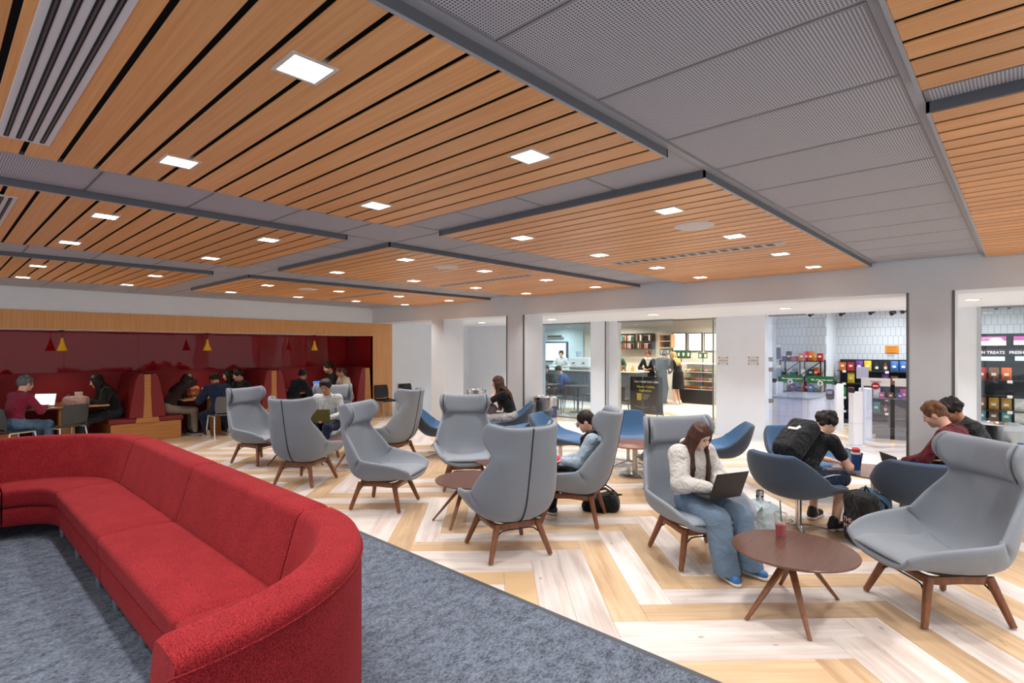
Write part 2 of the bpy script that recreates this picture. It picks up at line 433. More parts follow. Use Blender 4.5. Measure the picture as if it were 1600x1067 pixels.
# wooden rafts
def raft(x0, x1, y0, y1, label):
    t = thing('wooden_ceiling_raft', label, 'ceiling panel', ((x0 + x1) / 2, (y0 + y1) / 2, ZP), group='wooden ceiling rafts')
    w2, l2 = (x1 - x0) / 2, (y1 - y0) / 2
    n = round((y1 - y0) / .1505); p = (y1 - y0 - .012) / n
    sm = MB().box(-w2 + .014, w2 - .014, -p / 2 + .011, p / 2 - .011, 0, .006, c=.0012).mesh('slat', m_slat)
    for k in range(n):
        inst(sm, 'slat', t, (0, -l2 + .006 + (k + .5) * p, 0))
    MB().box(-w2 + .012, w2 - .012, -l2 + .012, l2 - .012, .022, .040).build('backing', m_dark, t)
    for s in (-1, 1):
        b = MB(); xa = s * w2; b.box(min(xa, xa - s * .012), max(xa, xa - s * .012), -l2, l2, 0.001, .047); b.build('fascia', m_gray, t)
        b = MB(); ya = s * l2; b.box(-w2, w2, min(ya, ya - s * .012), max(ya, ya - s * .012), 0.001, .047); b.build('fascia', m_gray, t)
        MB().box(min(xa, xa - s * .014), max(xa, xa - s * .014), -l2, l2, -.002, .001).build('edge_trim', m_trim, t)
    return t
nm = {0: 'second from the right', 1: 'third from the right', 2: 'leftmost', 3: 'rightmost'}
for c_, (x0, x1) in enumerate(RX):
    for r_, (y0, y1) in enumerate(RY):
        if c_ == 3 and r_ == 1: y0 = 2.86
        raft(x0, x1, y0, y1, 'orange wood slatted ceiling raft, %s column, %s' % (nm[c_], ['nearer the camera', 'running to the far wall'][r_]))

# square downlights, speakers and slot diffusers set in the rafts
m_lampframe = M('downlight_frame', 'd8d6d0', .3, .3)
m_lampglow = M('downlight_glow', 'ffffff', .5, emit='fff6e8', estr=9.0)
dl = thing('ceiling_downlight', 'x', 'ceiling light', (0, 0, ZP))
fb = MB()
for (xa, xb, ya, yb) in ((-.084, .084, -.084, -.07), (-.084, .084, .07, .084), (-.084, -.07, -.07, .07), (.07, .084, -.07, .07)): fb.box(xa, xb, ya, yb, -.005, .012)
fb.build('frame', m_lampframe, dl)
MB().box(-.07, .07, -.07, .07, -.004, .002).build('diffuser', m_lampglow, dl)
def downlight(x, y, z, watts, label, group, first=[True], col=(1, .98, .96), spread=118):
    if first[0]: d_ = dl; first[0] = False; d_.location = (x, y, z); d_['label'] = label; d_['group'] = group
    else: d_ = dup(dl, (x, y, z), 0, label, group)
    area('downlight_beam', (0, 0, -.008), .13, watts, d_, col, spread)
    return d_
rname = ['nearer row', 'far row']
LX = {0: (-1.845, -3.25), 1: (-4.98, -6.45), 2: (-8.55, -10.05), 3: (.25, 1.6)}
YY = (-1.5, -.3, .91, 2.11, 3.61, 4.82, 6.05, 7.27)
for c_, xs in LX.items():
    for y in YY:
        for x in xs:
            if c_ in (1, 2) and y < 0: continue
            downlight(x, y, ZP, DOWN_W, 'square downlight, %s raft, %s row from far wall, %s one' % (nm[c_], ['eighth', 'seventh', 'sixth', 'fifth', 'fourth', 'third', 'second', 'first'][YY.index(y)], 'right' if x == xs[0] else 'left'), 'square downlights in the wooden rafts')
m_spk = M('speaker_grille', 'd9d5d0', .6)
for x, y, lb in ((-1.93, 4.2, 'second from right'), (-5.06, 4.26, 'third from right'), (-8.62, 4.3, 'leftmost')):
    s_ = thing('ceiling_speaker', 'round white ceiling speaker in the %s far wood raft' % lb, 'speaker', (x, y, ZP), group='round ceiling speakers')
    MB().lathe([(.155, .004), (.155, -.004), (.145, -.008)], n=32).build('rim', m_spk, s_, 40)
    MB().lathe([(.145, -.006), (.08, -.0075), (0.0001, -.008)], n=32).build('grille', M('speaker_mesh', 'c9c5c2', .7), s_, 40)
def slot_diffuser(x, y, lx, ly, ns, label):
    t = thing('slot_diffuser', label, 'air vent', (x, y, ZP), group='linear slot air diffusers')
    MB().box(-lx / 2, lx / 2, -ly / 2, ly / 2, -.004, .004, c=.001).build('face_plate', M('diffuser_white', 'd5d4d6', .4), t)
    sw = ly / (ns * 2 + 1)
    for k in range(ns):
        yy = -ly / 2 + sw * (2 * k + 1.5)
        MB().box(-lx / 2 + .03, lx / 2 - .03, yy - sw * .42, yy + sw * .42, -.006, -.003).build('slot', M('slot_black', '0d0d0d', .8), t)
        MB().box(-lx / 2 + .03, lx / 2 - .03, yy - .003, yy + .003, -.008, -.005).build('vane', M('diffuser_vane', '4a4a4c', .4), t)
slot_diffuser(-2.53, .315, 1.84, .19, 4, 'long white slot diffuser with black slots at the top left corner')
slot_diffuser(-5.7, .315, 1.84, .19, 4, 'long white slot diffuser at the left edge, middle raft column')
def bar_diffuser(x, y, lx, label):
    t = thing('bar_diffuser', label, 'air vent', (x, y, ZP), group='linear bar air diffusers')
    MB().box(-lx / 2, lx / 2, -.075, .075, -.004, .004, c=.001).build('face_plate', M('diffuser_gray', 'b9b6b4', .45), t)
    for k in range(int(lx / .11)):
        MB().box(-lx / 2 + .04 + k * .11, -lx / 2 + .11 + k * .11, -.05, .05, -.006, -.003).build('slot', M('slot_gray', '5e5c5e', .7), t)
bar_diffuser(-2.55, 5.45, 1.85, 'grey bar air diffuser across the wood raft second from the right')
bar_diffuser(-5.72, 5.5, 1.95, 'grey bar air diffuser across the wood raft third from the right')
bar_diffuser(-9.1, 5.5, 1.95, 'grey bar air diffuser across the leftmost far wood raft')

# ------------------------------------------------------------------ wall with openings (y = YW) and corridor
tag(MB().box(-12.6, 2.4, YW, YW + .57, ZH, 2.97).build('wall_far_header', m_warm), kind='structure')
for n_, (x0, x1, lab) in enumerate(((-9.77, -9.33, ''), (-7.417, -6.98, ''), (-.988, -.571, ''))):
    o = MB().box(x0, x1, YW, YW + .57, 0, ZH).build('wall_pier_%d' % (n_ + 1), m_warm); tag(o, kind='structure')
    for xe, s in ((x0, -1), (x1, 1)):
        if n_ == 0: continue
        MB().box(xe - .012, xe + .012, YW - .006, YW + .02, .0, ZH).build('corner_guard', m_corner, o)
    MB().box(x0 - .01, x1 + .01, YW - .012, YW + .58, 0.0, .09).build('base_board', m_warm, o)
# corridor ceiling
cc = MB().box(-12.2, 2.6, YW + .57, YS + .02, ZH, ZH + .1).build('ceiling_corridor', m_ceilwhite); tag(cc, kind='structure')
for n_, x in enumerate((-9.76, -7.55, -5.1, -2.78, -.49, 1.5)):
    downlight(x, 9.35, ZH - .004, CORR_W, 'square downlight in the white corridor ceiling, %s from the left' % ['first', 'second', 'third', 'fourth', 'fifth', 'sixth'][n_], 'corridor downlights', col=(.94, .97, 1))
# ================================================================== FURNITURE
def spline(pts, n):
    """Catmull-Rom through tuples, n samples per segment"""
    out = []; m = len(pts)
    for i in range(m - 1):
        p0, p1, p2, p3 = pts[max(i - 1, 0)], pts[i], pts[i + 1], pts[min(i + 2, m - 1)]
        for k in range(n):
            t = k / n
            out.append(tuple(.5 * (2 * b + (c - a) * t + (2 * a - 5 * b + 4 * c - d) * t * t + (3 * b - a - 3 * c + d) * t ** 3) for a, b, c, d in zip(p0, p1, p2, p3)))
    out.append(tuple(pts[-1]))
    return out
def shell_rows(ctrl, per, S, power, off=0.0):
    """ctrl: (x, z, halfwidth, raise); rows of points across; off moves along the inner normal"""
    rows = []; sp = spline(ctrl, per); m = len(sp)
    P = []
    for i, (x, z, w_, r_) in enumerate(sp):
        a, b = sp[max(i - 1, 0)], sp[min(i + 1, m - 1)]
        tx, tz = b[0] - a[0], b[1] - a[1]; l = math.hypot(tx, tz); nx, nz = tz / l, -tx / l     # inner normal
        if nx * .3 + nz < 0 and i < m / 3: nx, nz = -nx, -nz
        row = []
        for s in S:
            lat = w_ * (1.22 * s - .22 * s ** 3); h = r_ * abs(s) ** power
            row.append(Vector((x + nx * h, lat, z + nz * h)))
        P.append(row)
    if off:
        Q = []
        n = len(S)
        for i in range(m):
            q = []
            for k in range(n):
                du = P[i][min(k + 1, n - 1)] - P[i][max(k - 1, 0)]; dv = P[min(i + 1, m - 1)][k] - P[max(i - 1, 0)][k]
                nn = du.cross(dv)
                nn = nn.normalized() if nn.length > 1e-9 else Vector((0, 0, 1))
                o = off(i / (m - 1), S[k]) if callable(off) else off
                q.append(P[i][k] + nn * o)
            Q.append(q)
        return Q
    return P
S13 = [-1, -.93, -.8, -.62, -.42, -.2, 0, .2, .42, .62, .8, .93, 1]
m_lgray = M('chair_fabric_grey', '808892', .72, noise=.03, nscale=60, bump=.15, bscale=900, sheen=.15)
m_walnut = wood('walnut', '6b4028', '8d5a38', 'z', .42, 60, 5)
m_walnut_top = wood('walnut_top', '4d2f24', '694436', 'x', .28, 70, 2.5, coat=.15)
m_black = M('black_metal', '17181a', .45)
m_seam = M('dark_seam', '20242a', .8)
m_glide = M('glide_steel', 'b5b2ae', .3, .8)
HB = [(.40, .37, .285, .085), (.28, .378, .34, .145), (.10, .355, .38, .205), (-.10, .338, .388, .245), (-.245, .37, .382, .255), (-.325, .50, .365, .235), (-.365, .66, .335, .18), (-.395, .80, .29, .105), (-.41, .875, .272, .09), (-.425, .955, .30, .19), (-.442, 1.05, .308, .215), (-.458, 1.13, .285, .16)]
def make_highback():
    t = thing('highback_chair', 'x', 'chair')
    inn = shell_rows(HB, 2, S13, 3.0)
    thick = lambda u, s: -(.055 - .018 * abs(s) ** 4)
    outr = shell_rows(HB, 2, S13, 3.0, thick)
    MB().slab(inn, outr).build('shell', m_lgray, t, 180, sub=1)
    # seat pad
    SP = [(.395, .375, .235, .012), (.30, .385, .27, .03), (.12, .365, .30, .04), (-.06, .345, .30, .05), (-.20, .362, .28, .07)]
    Sp = [-1, -.9, -.6, -.3, 0, .3, .6, .9, 1]
    a = shell_rows(SP, 2, Sp, 2.5, .004); b = shell_rows(SP, 2, Sp, 2.5, lambda u, s: .008 + .038 * (1 - abs(s) ** 6) * (1 - (2 * abs(u - .45)) ** 6 * .8))
    MB().slab(b, a).build('seat_pad', m_lgray, t, 180, sub=1)
    # headrest pillow that wraps the wings
    HP = [(-.412, .885, .255, .09), (-.424, .955, .283, .178), (-.44, 1.05, .29, .20), (-.454, 1.128, .268, .15)]
    a = shell_rows(HP, 3, S13, 3.0, .002); b = shell_rows(HP, 3, S13, 3.0, lambda u, s: .028 * (1 - (2 * abs(u - .5)) ** 6) + .006)
    MB().slab(b, a).build('headrest_pillow', m_lgray, t, 180, sub=1)
    # zip seam down the back
    sp = shell_rows(HB, 4, [-.02, 0, .02], 3.0, -.054)
    MB().tube([r[1] for r in sp if r[1].z > .30 and r[1].x < -.12], .0065, 6).build('back_seam', m_seam, t, 60)
    # timber base
    ring = []
    for k in range(33):
        th = 2 * PI * k / 32; c, s = math.cos(th), math.sin(th); q = .5
        ring.append((.215 * math.copysign(abs(c) ** q, c) - .01, .205 * math.copysign(abs(s) ** q, s), .285 - .012 * abs(math.sin(2 * th))))
    MB().tube(ring, 1, 8, False, flat=(.017, .026)).build('rail', m_walnut, t, 50)
    MB().lathe([(.17, .285), (.19, .315), (.15, .335)], (-.02, 0, 0), 20).build('seat_bracket', m_black, t, 40)
    for sx in (-1, 1):
        for sy in (-1, 1):
            top = Vector((.195 * sx - .01, .185 * sy, .29)); bot = Vector((.282 * sx, .275 * sy, .012))
            MB().tube([top, top.lerp(bot, .12), bot], [1.12, 1.1, .8], 8, True, flat=(.022, .022)).build('leg', m_walnut, t, 50)
            MB().cyl(bot, bot - Vector((0, 0, .012)), .014).build('glide', m_glide, t.children[-1], 40)
    for sx in (-1, 1):
        l0 = Vector((.232 * sx, .235 * -1, .17)); l1 = Vector((.232 * sx, .235, .17))
        MB().tube([l0, (.205 * sx, -.15, .232), (.20 * sx, -.11, .238), (.20 * sx, .11, .238), (.205 * sx, .15, .232), l1], .006, 6).build('brace_rod', m_black, t, 60)
    return t
hb = make_highback()
def place(proto, loc, deg, label, group, used={}):
    loc = (loc[0], loc[1], loc[2] if len(loc) > 2 else 0)
    if id(proto) not in used:
        used[id(proto)] = 1; proto.location = loc; proto.rotation_euler = (0, 0, math.radians(deg)); proto['label'] = label
        if group: proto['group'] = group
        return proto
    return dup(proto, loc, math.radians(deg), label, group)
GH = 'grey high-backed lounge chairs'
HBC = {
 'C9': ((-.44, 4.63), 224, 'large grey high-backed lounge chair at the right edge, nearest the walnut table'),
 'C8': ((-2.03, 4.43), -36, 'grey high-backed lounge chair that the girl with long brown hair and laptop sits in'),
 'C7': ((-3.39, 4.56), 206, 'grey high-backed lounge chair seen from the side with the girl in glasses'),
 'C6': ((-3.30, 3.47), 158, 'grey high-backed lounge chair seen from behind, nearest the carpet edge in the middle'),
 'C5': ((-5.21, 4.71), -40, 'empty grey high-backed lounge chair facing the camera behind the small round table'),
 'C4': ((-7.25, 5.0), 203, 'grey high-backed lounge chair seen from its back right, beside the blue chair'),
 'C3': ((-5.23, 3.52), 31, 'empty grey high-backed lounge chair turned right, close behind the red sofa'),
 'C2': ((-6.90, 3.42), 119, 'grey high-backed lounge chair seen from behind in front of the boy with laptop'),
 'C1': ((-8.65, 3.53), 18, 'leftmost grey high-backed lounge chair, empty and turned right'),
 'C10': ((-8.41, 4.53), -47, 'grey high-backed lounge chair behind the boy with olive laptop'),
}
for k, (p, a, lb) in HBC.items(): place(hb, p, a, lb, GH)

# blue swivel tub chairs
m_blue = M('tub_fabric_blue', '3f678f', .85, noise=.10, nscale=160, bump=.25, bscale=700, sheen=.2)
m_navy = M('tub_fabric_navy', '36465a', .85, noise=.10, nscale=160, bump=.25, bscale=700, sheen=.2)
m_chrome = M('polished_steel', 'c9c9c9', .16, 1.0)
m_steel = M('brushed_steel', 'b9b5b1', .28, 1.0, bump=.1, bscale=60, stretch=(1, 1, .02))
TB = [(.44, .385, .20, .0), (.34, .40, .29, .02), (.16, .385, .355, .085), (-.04, .36, .38, .15), (-.22, .375, .385, .20), (-.335, .47, .375, .20), (-.385, .585, .35, .16), (-.415, .69, .30, .10), (-.435, .775, .21, .04)]
def make_tub():
    t = thing('tub_chair', 'x', 'chair')
    a = shell_rows(TB, 2, S13, 2.3); b = shell_rows(TB, 2, S13, 2.3, lambda u, s: -.045 + .012 * abs(s) ** 4); c = shell_rows(TB, 2, [s * .985 for s in S13], 2.3, lambda u, s: .016 * (1 - s ** 8))
    MB().slab(a, b).build('outer_shell', m_navy, t, 180, sub=1)
    MB().slab(c, a).build('inner_lining', m_blue, t, 180, sub=1)
    SP = [(.40, .395, .22, .0), (.30, .41, .27, .01), (.12, .395, .31, .03), (-.06, .375, .31, .05), (-.19, .38, .29, .07)]
    Sp = [-1, -.9, -.6, -.3, 0, .3, .6, .9, 1]
    p = shell_rows(SP, 2, Sp, 2.5, .006); q = shell_rows(SP, 2, Sp, 2.5, lambda u, s: .012 + .035 * (1 - abs(s) ** 6) * (1 - (2 * abs(u - .45)) ** 6 * .8))
    MB().slab(q, p).build('seat_pad', m_blue, t, 180, sub=1)
    MB().lathe([(.028, .035), (.028, .30), (.07, .315), (.09, .33)], n=16).build('column', m_chrome, t, 40)
    for k in range(4):
        th = PI / 4 + k * PI / 2; d_ = Vector((math.cos(th), math.sin(th), 0))
        MB().tube([d_ * .015 + Vector((0, 0, .045)), d_ * .18 + Vector((0, 0, .035)), d_ * .36 + Vector((0, 0, .012))], [1.2, 1.0, .7], 8, True, flat=(.018, .011)).build('star_leg', m_chrome, t, 50)
    return t
tb = make_tub()
GB = 'blue tub swivel chairs'
TBC = {
 'B7': ((-1.60, 5.79), 72, 'dark blue tub chair seen from its side that the student with black backpack sits in'),
 'B9': ((-.66, 6.22), 92, 'empty dark blue tub chair seen from behind beside the big grey chair'),
 'B8': ((-1.92, 7.22), -38, 'blue tub chair back showing behind the student with the black backpack'),
 'B6': ((-2.98, 7.13), 208, 'blue tub chair facing left just right of the laptop girl'),
 'B5': ((-4.41, 7.32), -50, 'blue tub chair facing the camera behind the pedestal table'),
 'B4': ((-5.04, 6.45), 19, 'blue tub chair turned right behind the girl in glasses'),
 'B3': ((-6.0, 6.72), 205, 'empty blue tub chair seen edge on beside the steel waste bin'),
 'B2': ((-6.86, 7.28), 223, 'blue tub chair that the woman in black top sits in'),
 'B1': ((-6.98, 5.78), 45, 'blue tub chair turned right between the grey chairs, left of the row'),
 'B12': ((-.36, 6.79), 166, 'blue tub chair that the student in maroon sits in'),
 'B10': ((-.33, 7.40), 200, 'blue tub chair that the person in black jacket sits in, by the pier'),
 'B11': ((-3.1, 6.1), 140, 'blue tub chair mostly hidden behind the laptop girl beside the pedestal table'),
}
for k, (p, a, lb) in TBC.items(): place(tb, p, a, lb, GB)

# round coffee tables
def make_tripod():
    t = thing('coffee_table', 'x', 'table')
    MB().lathe([(.35, .385), (.384, .398), (.388, .408), (.384, .412), (0.0001, .412)], n=56).build('table_top', m_walnut_top, t, 40)
    MB().lathe([(.10, .365), (.12, .386)], n=20).build('top_plate', m_black, t, 40)
    for k in range(4):
        th = (k // 2) * PI + (.475 if k % 2 else -.475); d_ = Vector((math.cos(th), math.sin(th), 0)); e_ = Vector((math.cos((k // 2) * PI), 0, 0))
        MB().tube([e_ * .09 + Vector((0, 0, .385)), e_ * .10 + d_ * .02 + Vector((0, 0, .36)), d_ * .41 + Vector((0, 0, .0))], [1.25, 1.25, .6], 8, True, flat=(.02, .013)).build('leg', m_walnut, t, 50)
    return t
tp = make_tripod()
GT = 'round walnut coffee tables on splayed legs'
place(tp, (-1.13, 3.98), 271, 'large round walnut coffee table in front holding the pink iced drink', GT)
place(tp, (-4.15, 3.85), 258, 'round walnut coffee table behind the chair seen from behind', GT)
place(tp, (-4.54, 4.79), 30, 'round walnut coffee table in front of the empty chair that faces the camera', GT)
place(tp, (-7.98, 3.78), 200, 'round walnut coffee table half hidden between the two leftmost grey chairs', GT)
place(tp, (-7.32, 4.40), 310, 'round walnut coffee table at the knees of the boy with olive laptop', GT)
place(tp, (-7.45, 6.45), 15, 'round coffee table between the left blue chair and the woman in black', GT)
def make_pedestal():
    t = thing('pedestal_table', 'x', 'table')
    MB().lathe([(.37, .418), (.40, .43), (.40, .44), (0.0001, .44)], n=48).build('table_top', wood('cherry_top', '7d4a2c', '97603c', 'x', .25, 70, 2.5, coat=.2), t, 40)
    MB().lathe([(.038, .015), (.038, .42)], n=20).build('column', m_steel, t, 40)
    MB().lathe([(.235, 0), (.235, .012), (.22, .018), (.05, .022)], n=40).build('base_disc', m_steel, t, 40)
    return t
pt = make_pedestal()
GP = 'round pedestal tables'
place(pt, (-3.94, 6.72), 0, 'round reddish pedestal table with steel disc base behind the girl in glasses', GP)
place(pt, (-1.17, 6.95), 0, 'round pedestal table with laptops and blue bottle between the two students', GP)

# ------------------------------------------------------------------ red sofa
def sofa_fabric():
    m, nt, b = newmat('sofa_fabric_red')
    tc = node(nt, 'ShaderNodeTexCoord'); n1 = node(nt, 'ShaderNodeTexNoise'); n1.inputs['Scale'].default_value = 190; n1.inputs['Detail'].default_value = 4
    n2 = node(nt, 'ShaderNodeTexNoise'); n2.inputs['Scale'].default_value = 6; n2.inputs['Detail'].default_value = 3
    link(nt, tc.outputs['Object'], n1.inputs['Vector']); link(nt, tc.outputs['Object'], n2.inputs['Vector'])
    ad = node(nt, 'ShaderNodeMath', operation='MULTIPLY_ADD'); ad.inputs[1].default_value = .16; link(nt, n2.outputs['Fac'], ad.inputs[0]); link(nt, n1.outputs['Fac'], ad.inputs[2])
    cr = node(nt, 'ShaderNodeValToRGB'); e = cr.color_ramp.elements; link(nt, ad.outputs[0], cr.inputs[0])
    e[0].position = .42; e[0].color = srgb('600c12'); e[1].position = .76; e[1].color = srgb('a22e34')
    link(nt, cr.outputs[0], b.inputs['Base Color']); b.inputs['Roughness'].default_value = .95; b.inputs['Sheen Weight'].default_value = .2; b.inputs['Sheen Tint'].default_value = srgb('e06a6a')
    b.inputs['Specular IOR Level'].default_value = .15
    bp = node(nt, 'ShaderNodeBump'); bp.inputs['Strength'].default_value = .5; bp.inputs['Distance'].default_value = .003
    link(nt, n1.outputs['Fac'], bp.inputs['Height']); link(nt, bp.outputs[0], b.inputs['Normal'])
    return m
m_red = sofa_fabric()
CC = Vector((-6.40, .47, 0)); CE = Vector((-2.92, .47, 0))
def sofa_paths(kind, a0, a1, n):
    """list of functions (rho) -> xy along one section; rho is the distance from the bend centre (y - .47 on the straight run)"""
    out = []
    for k in range(n + 1):
        u = a0 + (a1 - a0) * k / max(n, 1)
        if kind == 's': out.append(lambda r, u=u: (u, .47 + r))
        elif kind == 'c': out.append(lambda r, u=u: (CC.x + r * math.cos(u), CC.y + r * math.sin(u)))
        elif kind == 'e': out.append(lambda r, u=u: (CE.x + r * math.cos(u), CE.y + r * math.sin(u)))
        elif kind == 'd': out.append(lambda r, u=u: (CC.x - r, u))
    return out
def rounded(poly, n=3, q=.28):
    """round the corners of a closed polygon a little"""
    out = []; m = len(poly)
    for i in range(m):
        a, b, c = Vector(poly[i - 1]), Vector(poly[i]), Vector(poly[(i + 1) % m])
        la = min(.045, (a - b).length * q); lc = min(.045, (c - b).length * q)
        p, s = b + (a - b).normalized() * la, b + (c - b).normalized() * lc
        for k in range(n + 1):
            t = k / n; out.append(tuple(p * (1 - t) ** 2 + b * 2 * t * (1 - t) + s * t * t))
    return out
def sweep(paths, prof, name, parent, crown=0.0, puff_ends=True):
    rows = []; n = len(paths)
    cz = sum(p[1] for p in prof) / len(prof); cr = sum(p[0] for p in prof) / len(prof)
    for i, f in enumerate(paths):
        u = i / (n - 1); sh = 1.0
        if puff_ends and (i == 0 or i == n - 1): sh = .965
        elif puff_ends and (i == 1 or i == n - 2): sh = .992
        row = []
        for r, z in prof:
            r2 = cr + (r - cr) * sh; z2 = cz + (z - cz) * sh
            if crown and z > cz: z2 += crown * (1 - (2 * u - 1) ** 4)
            x, y = f(r2); row.append(Vector((x, y, z2)))
        rows.append(row)
    m = MB().grid(rows, True)
    k = len(prof); m.add(rows[0], [tuple(range(k - 1, -1, -1))]); m.add(rows[-1], [tuple(range(k))])
    o = m.build(name, m_red, parent, 180)
    o.data.set_sharp_from_angle(angle=math.radians(75))
    return o
def ends(a0, a1, n, e):
    """sample positions with a dense pair near each end so ends look softly rounded"""
    L = a1 - a0
    return [a0, a0 + L * e, a0 + L * 2.2 * e] + [a0 + L * (2.2 * e + (1 - 4.4 * e) * k / n) for k in range(1, n)] + [a1 - L * 2.2 * e, a1 - L * e, a1]
def paths_of(kind, a0, a1, n, e=.012):
    out = []
    for u in ends(a0, a1, n, e): out += sofa_paths(kind, u, u, 0)
    return out
P_back = rounded([(1.13, .12), (1.13, .85), (.93, .86), (.80, .43), (.80, .12)], 4, .35)
P_seat = rounded([(.34, .30), (.325, .455), (.60, .47), (.82, .455), (.82, .30)], 4, .3)
P_base = rounded([(.35, .125), (.35, .295), (1.0, .295), (1.0, .125)], 2, .1)
sofa = thing('sectional_sofa', 'long curved red fabric sectional sofa on grey carpet', 'sofa', (0, 0, 0))
SEC = [('d', -.75, .462, 4), ('c', PI - .008, PI / 2 + .006, 20), ('s', -6.392, -4.66, 8), ('s', -4.65, -2.926, 8), ('e', PI / 2 - .006, .02, 20)]
for kd, a0, a1, n in SEC:
    sweep(paths_of(kd, a0, a1, n), P_back, 'backrest', sofa, .004)
    if kd == 'e': a1 = .8; n = 10
    sweep(paths_of(kd, a0, a1, n), P_seat, 'seat_cushion', sofa, .012)
    sweep(paths_of(kd, a0, a1, n), P_base, 'base', sofa)
# piping seam along the outside top of the curved end
pts = [(CE.x + 1.134 * math.cos(t), CE.y + 1.134 * math.sin(t), .80) for t in [PI / 2 - k * PI / 2 / 24 for k in range(25)]]
MB().tube(pts, .004, 6).build('piping', m_red, sofa, 60)
m_sleg = M('sofa_leg_metal', '8a9199', .35, .7)
for x, y in [(-6.52, .87), (-5.75, .87), (-4.95, .87), (-4.42, .87), (-3.75, .87), (-3.1, .87), (-6.78, .40), (-6.4, 1.45), (-4.65, 1.45), (-2.95, 1.45), (-2.62, .9), (-1.9, .62)]:
    MB().cyl((x, y, .008), (x, y, .13), .022, .026, 14).build('leg', m_sleg, sofa, 40)
